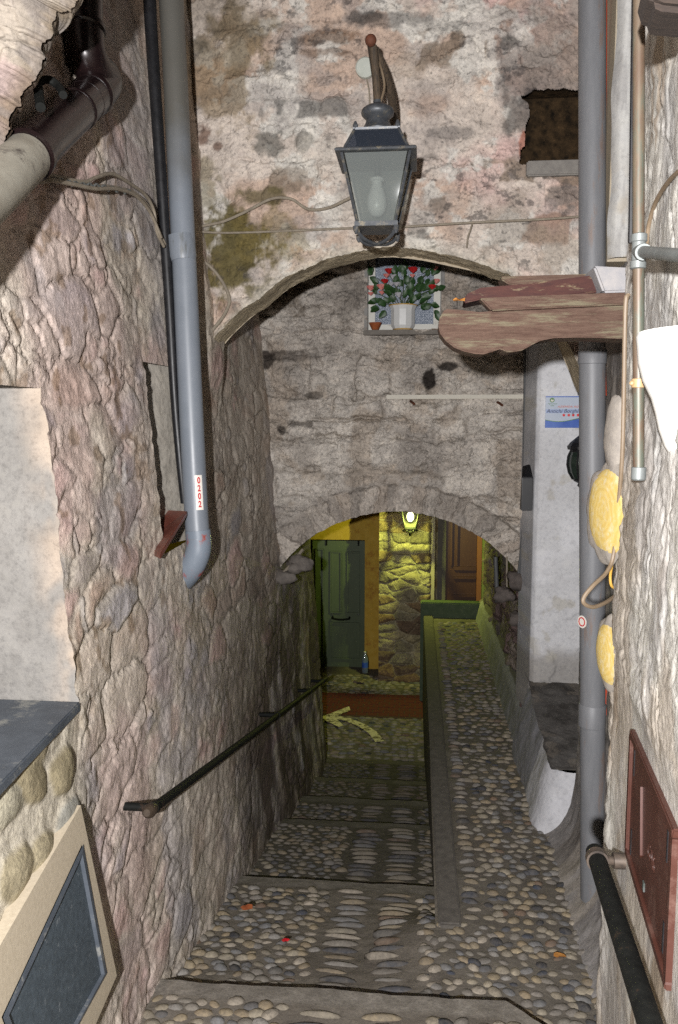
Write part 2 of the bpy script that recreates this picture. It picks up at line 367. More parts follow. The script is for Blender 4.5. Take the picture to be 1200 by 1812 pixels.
# ================================================================== left wall of rubble stone
def flakes(a, b, s, amp):
    """thin broken layers of old plaster: ragged little steps"""
    f = fbm(a, b, s, 6, .58)*7; k = np.floor(f); t = f-k
    return amp*(k + ss(.0, .22, t) - f*.75)
def stones_relief(a, b, s, amp):
    """a along the wall, b up it, metres -> relief (m), joint distance, stone id"""
    wa = a + .10*(fbm(a*4, b*5, s, 4, .5)-.5)*2; wb = b + .06*(fbm(a*5+9, b*6, s+2, 4, .5)-.5)*2
    F1, F2, i1, dx, dy = worley(wa/.29, wb/.15, s)
    e = F2-F1
    G1, G2, i2, gx, gy = worley(wa/.12+3.3, wb/.08, s+31)
    big = hsh(np.floor(i1*9973), np.floor(i1*7919), s+50) > .3
    e2 = np.where(big, e, np.minimum(e, (G2-G1)*.8)); ids = np.where(big, i1, (i1+i2*.73) % 1)
    tx = hsh(np.floor(ids*99991), np.floor(ids*7), s+60)-.5; ty = hsh(np.floor(ids*99991), np.floor(ids*13), s+61)-.5
    open_ = ss(.42, .58, fbm(a*2.4+1, b*3.1, s+70, 4))           # joints left open here, smeared shut there
    dome = .7*(1-np.exp(-np.maximum(e2, 0)*(5+5*open_))) + .45*np.sqrt(np.clip(1-(F1/.75)**2, 0, 1)) - .35*ss(.04, .0, e2)*open_
    h = amp*(dome*(.45+.75*open_) + (ids-.5)*.75*(.4+.6*open_) + (dx*tx*1.3 + dy*ty*1.1)*np.where(big, 1, .5))
    h = h + amp*.7*(fbm(a*12, b*17, s+4, 5, .55)-.5) + flakes(a*5, b*6.5, s+7, .0024) + flakes(a*13, b*17, s+9, .0012) + .003*(fbm(a*60, b*70, s+5, 3, .6)-.5)
    return h, e2, ids
NU, NV = 860, 800
yy = .35*(7.42/.35)**np.linspace(0, 1, NU); zz = np.linspace(-1.6, 5.3, NV)
Yg, Zg = np.meshgrid(yy, zz)
h, e2, ids = stones_relief(Yg, Zg, 11, .0105)
und = .06*(fbm(Yg*.9, Zg*.9, 77, 3)-.5)
# thick smears of plaster that bury the stones
pm = ss(.46, .60, fbm(Yg*1.5+5, Zg*1.3, 81, 5)) * (1-.6*ss(4.2, 5.0, Yg))
nearlow = ss(1.62, 1.45, Zg)*ss(2.34, 2.12, Yg+.06*(fbm(Yg*9, Zg*9, 29)-.5))
pm = pm*(1-nearlow)
h2 = h*(1-.62*pm) + .012*pm + .016*pm*(fbm(Yg*22, Zg*26, 83, 5, .6)-.5)
# round river boulders bedded in pale mortar under the sill
F1, F2, ib, bx, by = worley(Yg/.19+.3+.5*(fbm(Yg*5, Zg*5, 27)-.5), Zg/.14+(Yg*1.3)+.5*(fbm(Yg*5, Zg*5, 28)-.5), 23, .8)
hb = .05*np.sqrt(np.clip(1-(F1/.56)**2, 0, 1))**.8; hb = np.maximum(hb, .020+.014*fbm(Yg*9, Zg*9, 26)) + .010*(fbm(Yg*18, Zg*18, 24)-.5)
h2 = h2*(1-nearlow) + hb*nearlow
# the foot runs out into a plaster fillet
h2 = h2*(.35+.65*ss(-1.5, .1, Zg + .15*(Yg-2.7))) 
Xg = left_base(Yg, Zg) + und + h2 + .05*ss(3.9, 4.05, Yg)*ss(4.5, 4.3, Yg)*ss(2.2, 2.5, Zg)
stone_c = pal(ids, [srgb(191, 176, 161), srgb(179, 165, 152), srgb(201, 187, 172), srgb(171, 161, 152), srgb(197, 172, 163), srgb(187, 166, 150), srgb(207, 196, 183), srgb(177, 171, 170)])
stone_c = stone_c*(.85+.3*fbm(Yg*12, Zg*30, 91, 4)[..., None])
mort = srgb(187, 177, 163)*np.ones_like(stone_c)
C = mixc(stone_c, mort, .7*ss(.40, .08, e2))
lt = ss(.45, .62, fbm(Yg*2.2, Zg*2.4, 95, 5))
C = mixc(C, np.broadcast_to(srgb(209, 198, 185), C.shape), .55*lt)
pk = ss(.52, .66, fbm(Yg*1.6+2, Zg*1.3, 97, 5)) * ss(4.8, 2.8, Yg)
C = mixc(C, np.broadcast_to(srgb(199, 170, 167), C.shape), .38*pk)
gy = ss(.55, .68, fbm(Yg*2.6+7, Zg*2.2, 99, 5))
C = mixc(C, np.broadcast_to(srgb(165, 160, 162), C.shape), .55*gy)
C = mixc(C, np.broadcast_to(srgb(215, 205, 189), C.shape), .5*pm*ss(.4, .6, fbm(Yg*5, Zg*5, 101, 4)))
oc = ss(.66, .72, fbm(Yg*13, Zg*13, 103, 3))*ss(3.6, 2.9, Yg)*ss(1.1, 1.5, Zg)
C = mixc(C, np.broadcast_to(srgb(119, 91, 55), C.shape), .5*oc)
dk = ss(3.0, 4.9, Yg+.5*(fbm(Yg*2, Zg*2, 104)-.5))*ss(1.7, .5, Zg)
C = mixc(C, np.broadcast_to(srgb(74, 61, 51), C.shape), .85*dk*ss(.2, .55, fbm(Yg*6, Zg*3, 105, 4)))  # low wall painted darker down the lane, standing in for light falloff
dirt = ss(.05, .0, e2)*.45*ss(.42, .58, fbm(Yg*2.4+1, Zg*3.1, 81, 4))
C = mixc(C, np.broadcast_to(srgb(58, 48, 40), C.shape), dirt*(1-.7*pm)*(1-nearlow))
bc = pal(ib, [srgb(150, 140, 116), srgb(138, 128, 104), srgb(160, 154, 136), srgb(146, 130, 100), srgb(134, 132, 124)])*(.85+.3*fbm(Yg*14, Zg*14, 25, 4)[..., None])
bc = mixc(bc, np.broadcast_to(srgb(182, 174, 158), bc.shape), ss(.40, .50, F1))
C = mixc(C, bc, nearlow)
# openings: shop hatch (near) and niche
sill_c = AL(122, 1240); HY, HZ0 = float(sill_c[1]), float(sill_c[2])
HZ1 = float(AL(60, 690)[2])
n_a, n_b = AL(252, 655), AL(282, 965); n_c = AL(338, 940)
NY0 = float((n_a[1]+n_b[1])/2); NY1 = float(n_c[1]); NZ0 = float(n_c[2]-.02); NZ1 = float(n_a[2])
rag = .016*(fbm(Yg*22, Zg*22, 201, 3)-.5)*2
keep = ~((Yg < HY) & (Zg > HZ0-.012) & (Zg < HZ1))
keep &= ~((Yg > NY0) & (Yg < NY1) & (Zg > NZ0) & (Zg < NZ1+.03))
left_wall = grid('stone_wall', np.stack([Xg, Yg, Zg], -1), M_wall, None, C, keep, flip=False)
tag(left_wall, 'long rough wall of rubble stone and smeared plaster on the left of the stepped lane', 'wall')
def recess(name, Ya, Yb, Za, Zb, dep, mat, colr, seed, parent):
    """five plastered inner faces of an opening in the left wall"""
    def face(P, nu, nv):
        u, v = np.meshgrid(np.linspace(0, 1, nu), np.linspace(0, 1, nv))
        p = (P[0]*(1-u)[..., None]+P[1]*u[..., None])*(1-v)[..., None] + (P[3]*(1-u)[..., None]+P[2]*u[..., None])*v[..., None]
        n = np.cross(P[1]-P[0], P[3]-P[0]); n = n/np.linalg.norm(n)
        a, b = u*np.linalg.norm(P[1]-P[0]), v*np.linalg.norm(P[3]-P[0])
        d = .012*(fbm(a*14, b*14, seed, 5, .6)-.5)+.012*(fbm(a*4, b*4, seed+3, 3)-.5)
        c = colr*(.82+.36*fbm(a*7, b*7, seed+7, 5)[..., None])
        return p+n*d[..., None], c
    f = lambda Y, Z, o: np.array([left_base(Y, Z)+o, Y, Z])
    o1 = .0
    qs = [[f(Yb, Za, -dep), f(Yb, Za, o1), f(Yb, Zb, o1), f(Yb, Zb, -dep)], [f(Ya, Za, -dep), f(Ya, Za, o1), f(Ya, Zb, o1), f(Ya, Zb, -dep)],
          [f(Ya, Zb, -dep), f(Yb, Zb, -dep), f(Yb, Zb, o1), f(Ya, Zb, o1)], [f(Ya, Za, -dep), f(Yb, Za, -dep), f(Yb, Za, o1), f(Ya, Za, o1)],
          [f(Ya, Za, -dep), f(Yb, Za, -dep), f(Yb, Zb, -dep), f(Ya, Zb, -dep)]]
    Vs, Qs, Cs, off = [], [], [], 0
    for q in qs:
        p, c = face(q, 60, 90); nv, nu = p.shape[:2]; ix = np.arange(nv*nu).reshape(nv, nu)+off
        Qs.append(np.stack([ix[:-1, :-1], ix[:-1, 1:], ix[1:, 1:], ix[1:, :-1]], -1).reshape(-1, 4)); Vs.append(p.reshape(-1, 3)); Cs.append(c.reshape(-1, 3)); off += nv*nu
    return from_arrays(name, np.concatenate(Vs), np.concatenate(Qs), mat, parent, np.concatenate(Cs))
r1 = recess('hatch_opening', .3, HY+.06, HZ0-.01, HZ1+.02, .5, M_pale, srgb(168, 164, 158), 301, left_wall)
iy = int(np.searchsorted(yy, HY)); HYc = yy[iy]
v = np.linspace(HZ0-.03, HZ1+.06, 200); u = np.linspace(0, 1, 80)**.7
xw = np.interp(v, zz, Xg[:, iy])
Xj = (left_base(HYc, v)-.5)[:, None]*(1-u)+(xw+.001)[:, None]*u; Vj = np.broadcast_to(v[:, None], Xj.shape)
Yj = HYc - .001 - (.020*(fbm(Xj*9, Vj*9, 302, 5)-.3) + flakes(Xj*6, Vj*6, 304, .003))*(1-u)**.5
Cj = mixc(srgb(130, 127, 123)*(.85+.3*fbm(Xj*7, Vj*7, 306, 5)[..., None]), np.broadcast_to(srgb(172, 156, 140), Xj.shape+(3,)), .8*ss(.78, 1., u)[None]*np.ones_like(Xj)*ss(.3, .6, fbm(Xj*9, Vj*5, 308)))
grid('jamb', np.stack([Xj, Yj, Vj], -1), M_pale, left_wall, Cj)
u, v = np.meshgrid(np.linspace(0, 1, 90), np.linspace(0, 1, 200))
Yn = NY0-.06+(NY1-NY0+.09)*u; Zn = NZ0-.01+(NZ1-NZ0+.12)*v
Xn = left_base(Yn, Zn)-.17+.19*u**.8+.014*(fbm(Yn*14, Zn*14, 311, 5)-.5)+.01*(fbm(Yn*4, Zn*4, 313)-.5)
Cn = srgb(168, 162, 152)*(.8+.4*fbm(Yn*8, Zn*8, 315, 5)[..., None])
grid('niche', np.stack([Xn, Yn, Zn], -1), M_pale, left_wall, Cn)
# slate sill of the hatch, red tile sill of the niche
b = MB(); f = lambda Y, o: np.array([left_base(Y, HZ0)+o, Y, HZ0])
yn = .45; s_out = .035
b.hexa([f(HY-.004, s_out+.002)+[0, 0, -.03], f(yn, s_out+.14)+[0, 0, -.03], f(yn, -.5)+[0, 0, -.03], f(HY-.004, -.5)+[0, 0, -.03]],
       [f(HY-.004, s_out+.002), f(yn, s_out+.14), f(yn, -.5), f(HY-.004, -.5)])
tag(b.build('sill', M_slate, left_wall, bevel=.004), 'dark grey slate slab sill of the shop hatch')
b = MB(); q_ = [AL(331, 904, .075), AL(284, 980, .075), AL(250, 966, -.10), AL(256, 900, -.2)]; b.hexa([p-np.array([0, 0, .022]) for p in q_], q_)
tag(b.build('tile_sill', M_tile, left_wall, bevel=.003), 'red tile sill of the narrow niche')
# ================================================================== first arch: pink plastered wall
def arch_fn(pts):
    xs = np.array([p[0] for p in pts]); zs = np.array([p[1] for p in pts])
    from_x = np.linspace(xs[0], xs[-1], 400); sp = spline([np.array([x, z, 0]) for x, z in pts], 24); sp = np.array(sp)
    return lambda X: np.interp(X, sp[:, 0], sp[:, 1])
A1 = px2(Y1, [(318, 740), (355, 645), (380, 603), (412, 570), (440, 545), (470, 522), (500, 500), (560, 468), (620, 450), (680, 441), (740, 446), (800, 458), (860, 472), (900, 490), (950, 535), (1000, 605), (1035, 690)])
arch1 = arch_fn(A1)
def facade_mesh(name, xs, zt, Yb, archf, relief, cfun, mat, n_z, keepf=None, parent=None, rag_seed=5, rag_amp=.012, zlo=None):
    u = np.linspace(0, 1, n_z)
    X = np.broadcast_to(xs, (n_z, len(xs)))
    z0 = archf(xs) + rag_amp*2*(fbm(xs*9, xs*0+2, rag_seed, 5, .65)-.5)
    Z = z0[None, :] + (zt-z0[None, :])*u[:, None]
    d = relief(X, Z); P = np.stack([X, Yb-d, Z], -1); c = cfun(X, Z)
    k = keepf(X, Z) if keepf else None
    return grid(name, P, mat, parent, c, k), P
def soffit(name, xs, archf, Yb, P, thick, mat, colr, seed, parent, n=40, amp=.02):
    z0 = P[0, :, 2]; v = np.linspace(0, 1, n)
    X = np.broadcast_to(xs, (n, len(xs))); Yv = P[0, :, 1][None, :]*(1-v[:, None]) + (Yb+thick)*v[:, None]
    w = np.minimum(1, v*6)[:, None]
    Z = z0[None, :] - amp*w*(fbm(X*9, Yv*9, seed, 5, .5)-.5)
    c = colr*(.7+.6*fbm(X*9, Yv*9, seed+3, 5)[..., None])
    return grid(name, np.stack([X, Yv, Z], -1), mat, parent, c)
def rel1(X, Z):
    e, i, fr = courses(X, Z, 41, .15, .34)
    k = ss(.45, .6, fbm(X*1.3, Z*1.3, 43, 4))
    d = (.02*(1-np.exp(-e*40)) + .012*(i-.5))*(.3+.7*k)
    lay = fbm(X*4.2, Z*4.2, 46, 6, .6)
    d = d + .045*(fbm(X*2.3, Z*2.3, 44, 5)-.5) + .035*(fbm(X*9, Z*11, 45, 5, .64)-.5) + .012*ss(.47, .53, lay) + flakes(X*4, Z*5, 48, .004)
    d = d + .03*np.exp(-np.maximum(Z-arch1(X), 0)/.05)*(.4+fbm(X*7, Z*7, 47))
    return d
def col1(X, Z):
    pink, cream, grey, buff = srgb(208, 176, 169), srgb(205, 193, 182), srgb(151, 144, 141), srgb(188, 161, 142)
    base = np.broadcast_to(cream, X.shape+(3,)).copy()
    base = mixc(base, pink, .9*ss(.42, .58, fbm(X*1.8+3, Z*1.8, 51, 5)))
    base = mixc(base, buff, .7*ss(.5, .62, fbm(X*2.6, Z*3.4, 53, 5)))
    base = mixc(base, np.broadcast_to(srgb(215, 211, 203), base.shape), .85*ss(.56, .64, fbm(X*4.5, Z*5.5, 55, 6, .6)))
    base = mixc(base, grey, .5*ss(.54, .66, fbm(X*3.2+8, Z*4.8, 57, 6, .6)))
    e, i, fr = courses(X, Z, 41, .15, .34)
    bare = (i > .8)*ss(.012, .03, e)*ss(.46, .52, fbm(X*6, Z*6, 59, 4))
    base = mixc(base, pal(i*7 % 1, [srgb(131, 116, 101), srgb(115, 112, 108), srgb(146, 120, 105)]), .8*bare)
    S = [(965, 110, 90, 150, (150, 141, 136), .55), (400, 130, 75, 120, (120, 100, 64), 0.61), (430, 60, 60, 70, (112, 100, 78), 0.49), (420, 450, 75, 105, (92, 82, 40), .93), (450, 350, 70, 24, (84, 78, 42), 0.74), (360, 330, 40, 60, (110, 100, 66), 0.57),
         (480, 420, 60, 60, (118, 104, 60), 0.49), (362, 236, 18, 26, (92, 58, 40), 0.74), (388, 262, 12, 12, (96, 64, 46), 0.74), (482, 254, 26, 24, (104, 102, 96), 0.78), (537, 254, 16, 18, (100, 98, 92), 0.78),
         (585, 68, 55, 16, (122, 96, 76), 0.74), (575, 95, 45, 10, (120, 98, 82), 0.57), (690, 35, 90, 14, (92, 88, 86), 0.57), (640, 30, 40, 12, (60, 58, 56), 0.66), (905, 78, 20, 12, (60, 58, 57), 0.66), (930, 200, 40, 50, (70, 66, 62), 0.57),
         (760, 210, 60, 70, (140, 132, 130), 0.33), (800, 235, 60, 12, (104, 100, 98), 0.49), (650, 330, 50, 70, (150, 146, 140), 0.33), (770, 370, 60, 40, (150, 144, 140), 0.33), (900, 400, 60, 60, (140, 128, 116), 0.49), (715, 120, 40, 26, (168, 152, 136), 0.49),
         (1000, 80, 60, 120, (146, 134, 124), 0.49), (940, 140, 60, 60, (128, 118, 112), 0.49), (1000, 350, 40, 26, (116, 112, 108), 0.74), (970, 300, 60, 14, (126, 122, 116), 0.66), (990, 440, 60, 40, (168, 150, 132), 0.49),
         (560, 300, 70, 50, (198, 192, 182), 0.49), (640, 380, 80, 40, (196, 188, 178), 0.49), (720, 380, 60, 40, (198, 186, 176), 0.41), (350, 20, 70, 60, (96, 86, 72), 0.49), (925, 255, 8, 26, (160, 96, 74), 0.74), (700, 300, 40, 26, (176, 146, 120), 0.49)]
    base = stain(None, X, Z, Y1, S, base, 61)
    sp = ss(.61, .69, fbm(X*16, Z*22, 63, 5, .65))*ss(.45, .6, fbm(X*2.2, Z*2.2+4, 64, 3))
    base = mixc(base, np.broadcast_to(srgb(63, 61, 62), base.shape), .6*sp)
    rim = np.exp(-np.maximum(Z-arch1(X), 0)/.045)
    base = mixc(base, np.broadcast_to(srgb(202, 195, 180), base.shape), .8*rim)
    return base
xs1 = np.linspace(-1.42, .93, 560)
Hh = [AY(930, 165, Y1), AY(1032, 285, Y1)]
hx0, hx1, hz0, hz1 = Hh[0][0], Hh[1][0], Hh[1][2], Hh[0][2]
def keep1(X, Z):
    r = .035*(fbm(X*11, Z*11, 71, 4)-.5)*2
    return ~((X > hx0+r) & (X < hx1+r*.3) & (Z > hz0+r*.3) & (Z < hz1+r))
fac1, P1 = facade_mesh('arch_wall', xs1, 5.3, Y1, arch1, rel1, col1, M_fac, 520, keep1, None, 5, .02)
tag(fac1, 'stained pink plaster wall carried on the wide upper arch, the street lantern hanging on it', 'wall')
sof = soffit('arch_soffit', xs1, arch1, Y1, P1, .20, M_fac, srgb(190, 176, 150), 401, fac1)
b = MB(); sx = np.linspace(-1.3, .93, 30)  # rear face of the arch wall
b.add([(x, Y1+.20, float(arch1(np.array([x]))[0])) for x in sx]+[(x, Y1+.20, 5.3) for x in sx], [(i, i+1, 31+i, 30+i) for i in range(29)])
b.build('rear_face', M_sand, fac1)
b = MB(); b.box((hx0-.03, Y1+.01, hz0-.02), (hx1+.05, Y1+.185, hz1+.04)); b.f = [fc for k, fc in enumerate(b.f) if k != 2]
M_soot = pmat('sooty_stone', srgb(20, 17, 13), srgb(74, 58, 40), rough=.95, scale=26, bump=.9, bdist=.02, spec=.1)
tag(b.build('putlog_hole', M_soot, fac1), 'square sooty hole in the upper right of the wall')
b = MB(); q0, q1 = AY(932, 286, Y1-.03), AY(1040, 310, Y1-.03); b.box((q0[0], Y1-.045, q1[2]), (q1[0], Y1+.2, q0[2]))
b.build('hole_sill', pmat('grey_slab', srgb(110, 106, 102), srgb(134, 130, 124), rough=.9, scale=30, bump=.5), fac1, bevel=.006)
# ================================================================== second wall, with the low arch
A2c = (-.15, .492, 1.058)
def arch2(X):
    X = np.asarray(X, float); return A2c[1] + np.sqrt(np.maximum(A2c[2]**2-(X-A2c[0])**2, .12))
xs2 = np.linspace(-1.25, .82, 560)
def ringd(X, Z): return np.sqrt((X-A2c[0])**2+(Z-A2c[1])**2)-A2c[2]
def rel2(X, Z):
    e, i, fr = courses(X, Z, 141, .185, .36)
    k = .35+.65*ss(.4, .58, fbm(X*1.6, Z*1.6, 143, 4))
    d = (.032*(1-np.exp(-e*24)) + .03*(i-.5))*k*ss(.25,.5,fbm(X*2.3,Z*2.3,140,4))
    d = d + .06*(fbm(X*2.6, Z*3.4, 144, 5)-.5) + .075*(fbm(X*7, Z*11, 145, 6, .66)-.5) + flakes(X*4, Z*7, 147, .005)
    crev = ss(.30, .06, fr)*ss(.5, .62, fbm(X*3.1, Z*5, 158, 4)); d = d - .035*crev + .03*ss(.5, .2, np.abs(fr-.5))*ss(.4, .6, fbm(X*2.1, Z*2.6, 159, 3))
    lay = fbm(X*5, Z*8, 146, 5, .6); d = d + .014*ss(.46, .5, lay) + .012*ss(.56, .6, lay)
    rd = ringd(X, Z); rd = rd + .05*(fbm(X*9, Z*9, 152, 3)-.5); ring = ss(.20, .165, rd)
    th = np.arctan2(X-A2c[0], Z-A2c[1]); s = th*A2c[2]/.078 + .9*(fbm(th*7, rd*7, 148, 4)-.5)*2
    k2 = np.floor(s); f2 = s-k2; ee = np.minimum(np.minimum(f2, 1-f2)*.078, np.maximum(.2-rd, 0)*.8)
    idv = hsh(k2, k2*0, 149)
    dr = .035*(1-np.exp(-ee*30)) + .03*(idv-.5) + .05*(fbm(X*14, Z*14, 150, 5, .6)-.5) - .012
    return d*(1-ring) + dr*ring
def col2(X, Z):
    base = np.broadcast_to(srgb(204, 195, 185), X.shape+(3,)).copy()
    base = mixc(base, srgb(223, 215, 205), .8*ss(.42, .6, fbm(X*2.4, Z*2.6, 151, 5)))
    base = mixc(base, srgb(176, 168, 160), .7*ss(.52, .66, fbm(X*3, Z*4, 153, 5)))
    base = mixc(base, srgb(193, 178, 162), .6*ss(.55, .68, fbm(X*5, Z*5, 155, 5)))
    e, i, fr = courses(X, Z, 141, .185, .36)
    base = mixc(base, np.broadcast_to(srgb(136, 125, 113), base.shape), .5*ss(.022, .0, e)*ss(.52, .66, fbm(X*3.5, Z*3.5, 157, 4)))
    S = [(757, 672, 12, 20, (60, 54, 50), 1.), (470, 640, 20, 18, (62, 54, 48), .9), (520, 630, 60, 14, (84, 76, 70), .6), (800, 648, 22, 9, (62, 56, 52), .9), (545, 700, 30, 8, (70, 64, 58), .7), (840, 530, 60, 40, (150, 142, 134), .6),
         (500, 760, 8, 10, (60, 54, 50), .8), (540, 750, 26, 8, (74, 66, 60), .7), (500, 520, 60, 40, (104, 90, 74), .7), (860, 480, 60, 26, (130, 126, 122), .6), (835, 902, 16, 10, (88, 80, 76), .9), (620, 520, 40, 60, (120, 112, 104), .5)]
    base = stain(None, X, Z, Y2, S, base, 161)
    rd = ringd(X, Z); ring = ss(.205, .175, rd); th = np.arctan2(X-A2c[0], Z-A2c[1])
    idv = hsh(np.floor(th*A2c[2]/.078 + .9*(fbm(th*7, rd*7, 148, 4)-.5)*2), th*0, 149)
    rc = pal(idv, [srgb(191, 182, 172), srgb(206, 196, 185), srgb(172, 163, 154), srgb(191, 178, 165)])*(.85+.3*fbm(X*10, Z*10, 163)[..., None])
    return mixc(base, rc, .85*ring)
W0, W1 = AY(652, 447, Y2), AY(779, 584, Y2)
wx0, wx1, wz0, wz1 = W0[0], W1[0], W1[2], W0[2]+.05
fac2, P2 = facade_mesh('archway_wall', xs2, 5.2, Y2, arch2, rel2, col2, M_fac2, 620, lambda X, Z: ~((X > wx0) & (X < wx1) & (Z > wz0) & (Z < wz1)), None, 6, .012)
tag(fac2, 'rough grey plastered rubble wall over the low archway, with a small window holding roses', 'wall')
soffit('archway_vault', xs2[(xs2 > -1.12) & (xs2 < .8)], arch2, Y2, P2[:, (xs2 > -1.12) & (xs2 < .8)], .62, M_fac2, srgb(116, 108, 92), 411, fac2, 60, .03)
b = MB(); b.add([(x, Y2+.62, float(arch2(x))) for x in np.linspace(-1.25, .82, 24)]+[(x, Y2+.62, 4.6) for x in np.linspace(-1.25, .82, 24)], [(i, i+1, 25+i, 24+i) for i in range(23)]); b.build('rear_face', M_sand, fac2)
# window of the second wall
wt = MB(); fw = .046
wt.box((wx0, Y2+.03, wz0), (wx0+fw, Y2+.075, wz1)).box((wx1-fw, Y2+.03, wz0), (wx1, Y2+.075, wz1)).box((wx0+fw, Y2+.03, wz0), (wx1-fw, Y2+.075, wz0+.045)).box((wx0+fw, Y2+.03, wz1-.04), (wx1-fw, Y2+.075, wz1))
wfr = wt.build('window', M_wht, fac2, bevel=.004)
b = MB(); b.box((wx0+fw+.001, Y2+.045, wz0+.046), (wx1-fw-.001, Y2+.055, wz1-.041)); b.build('pane', M_pane, wfr)
b = MB()
for x0, x1, z0, z1 in ((wx0-.025, wx0-.001, wz0-.02, wz1), (wx1+.001, wx1+.025, wz0-.02, wz1)): b.box((x0, Y2-.028, z0), (x1, Y2+.16, z1))
b.box((wx0-.025, Y2-.028, wz1+.001), (wx1+.025, Y2+.16, wz1+.03)); b.build('reveal', pmat('grey_reveal', srgb(128, 126, 124), srgb(146, 144, 140), rough=.9, scale=30, bump=.5), wfr)
b = MB(); b.box((wx0-.03, Y2-.075, wz0-.035), (wx1+.03, Y2+.16, wz0-.002)); b.build('window_sill', pmat('sill_stone', srgb(104, 98, 92), srgb(126, 120, 112), rough=.85, scale=30, bump=.4), wfr, bevel=.004)
# ================================================================== right hand: near wall, set-back wall, white pillar
CY_ = 2.30
yr = np.linspace(.35, CY_, 360); zr = np.linspace(-.4, 5.3, 640)
Yr, Zr = np.meshgrid(yr, zr)
edge = ss(CY_-.12, CY_, Yr)
Yr2 = Yr + edge*.05*(fbm(Zr*5, Zr*0, 503, 4)-.5)*2
veins = np.abs(fbm(Yr*3.4+1.2*fbm(Yr*2, Zr*2, 507), Zr*1.9, 505, 5)-.5)
dr = .022*(fbm(Yr*2.6, Zr*2.2, 501, 3)-.5) + .006*(fbm(Yr*14, Zr*16, 502, 4, .5)-.5) + flakes(Yr*3.2, Zr*4.2, 504, .0042) + flakes(Yr*9, Zr*12, 506, .0015) - .004*ss(.035, .0, veins)
F1, F2, ir, ddx, ddy = worley(Yr/.2+.04*fbm(Yr*9, Zr*9, 508)*4, Zr/.16, 509)
dr = dr + .008*(1-np.exp(-(F2-F1)*7))*ss(.42, .6, fbm(Yr*1.5, Zr*1.2, 510, 3)) - .10*edge*edge*edge
hq = [AR(1125, 1290), AR(1113, 1512), AR(1188, 1748), AR(1203, 1474)]
mya, myb = (hq[0][1]+hq[1][1])/2, (hq[2][1]+hq[3][1])/2; mzt, mzb = (hq[0][2]+hq[3][2])/2, (hq[1][2]+hq[2][2])/2
hd = np.maximum(np.maximum(myb-Yr, Yr-mya), np.maximum(mzb-Zr, Zr-mzt))
near_h = ss(.09, .015, hd); dr = dr*(1-near_h) - .0*near_h
smooth_low = ss(1.65, 1.45, Zr)*ss(CY_-.1, CY_-.2, Yr); dr = dr*(1-.75*smooth_low)
Xr = right_base(Yr2) - dr + 1.1*np.maximum(1.32-Yr, 0)**1.5
Cr = np.broadcast_to(srgb(183, 180, 173), Xr.shape+(3,)).copy()
Cr = mixc(Cr, srgb(170, 160, 148), .8*ss(.48, .6, fbm(Yr*3.2, Zr*2, 511, 5)))
Cr = mixc(Cr, srgb(132, 117, 100), .8*ss(.60, .70, fbm(Yr*7+3, Zr*2.2+3*Yr, 513, 5, .6)))
Cr = mixc(Cr, srgb(158, 156, 155), .6*ss(.54, .66, fbm(Yr*4, Zr*3+9, 515, 5)))
Cr = mixc(Cr, srgb(115, 101, 84), .7*edge*ss(.4, .6, fbm(Yr*10, Zr*8, 517)))
Cr = mixc(Cr, srgb(190, 186, 181), .7*ss(.54, .64, fbm(Yr*5, Zr*4, 519, 5)))
right_wall = grid('plaster_wall', np.stack([Xr, Yr2, Zr], -1), M_pale, None, Cr, flip=True)
tag(right_wall, 'pale lumpy plastered wall close on the right with the brown meter hatch in it', 'wall')
b = MB(); b.box((right_base(CY_)+.13, CY_-.05, -.4), (right_base(CY_)+.6, CY_-.012, 5.3)); b.build('wall_end', M_sand, right_wall)
# set-back wall
ys = np.linspace(2.2, 4.3, 300); zs = np.linspace(-.3, 5.3, 420); Ys, Zs = np.meshgrid(ys, zs)
Xs = .80 + .05*ss(3.0, 4.2, Ys) - .03*(fbm(Ys*3, Zs*3, 521, 5)-.5) - .015*(fbm(Ys*14, Zs*14, 522, 4)-.5) - .16*np.exp(-np.maximum(Zs+.02, 0)/.10)*ss(2.7, 3.0, Ys)
Cs = np.broadcast_to(srgb(140, 136, 134), Xs.shape+(3,)).copy()
Cs = mixc(Cs, srgb(116, 110, 104), .7*ss(.45, .6, fbm(Ys*4, Zs*2, 523, 5))); Cs = mixc(Cs, srgb(166, 158, 148), .6*ss(.5, .64, fbm(Ys*6, Zs*3, 525, 5)))
setb = tag(grid('grey_wall', np.stack([Xs, Ys, Zs], -1), M_cem, None, Cs, flip=True), 'set-back grey cement wall behind the tall grey downpipe on the right', 'wall')
# white pillar
pl0, pl1 = AY(956, 640, 5.35), AY(933, 640, 5.62)
zt = np.linspace(.25, 3.3, 260); prof = [(pl1[0]-.01, 5.70), (pl1[0], 5.62), (pl0[0]-.012, 5.37), (pl0[0]+.012, 5.35)] + [(x, 5.35) for x in np.linspace(pl0[0]+.05, 1.4, 80)]
pu = np.concatenate([np.array([np.linspace(a[0], b_[0], 12)[:-1], np.linspace(a[1], b_[1], 12)[:-1]]).T if i < 3 else np.array([a]) for i, (a, b_) in enumerate(zip(prof[:-1], prof[1:]))]+[np.array([prof[-1]])])
Xp = np.broadcast_to(pu[:, 0], (260, len(pu))); Yp_ = np.broadcast_to(pu[:, 1], (260, len(pu))); Zp = np.broadcast_to(zt[:, None], Xp.shape)
low = ss(1.5, .7, Zp)
dp = .012*(fbm(Xp*3, Zp*3, 531, 4)-.5) + (.006+.022*low)*(fbm(Xp*9, Zp*8, 532, 5)-.5) + .012*low*ss(.48, .5, fbm(Xp*6, Zp*5, 533, 4))
Cp = np.broadcast_to(srgb(226, 226, 229), Xp.shape+(3,)).copy()
Cp = mixc(Cp, srgb(206, 206, 208), .6*ss(.45, .6, fbm(Xp*4, Zp*4, 535, 4)))
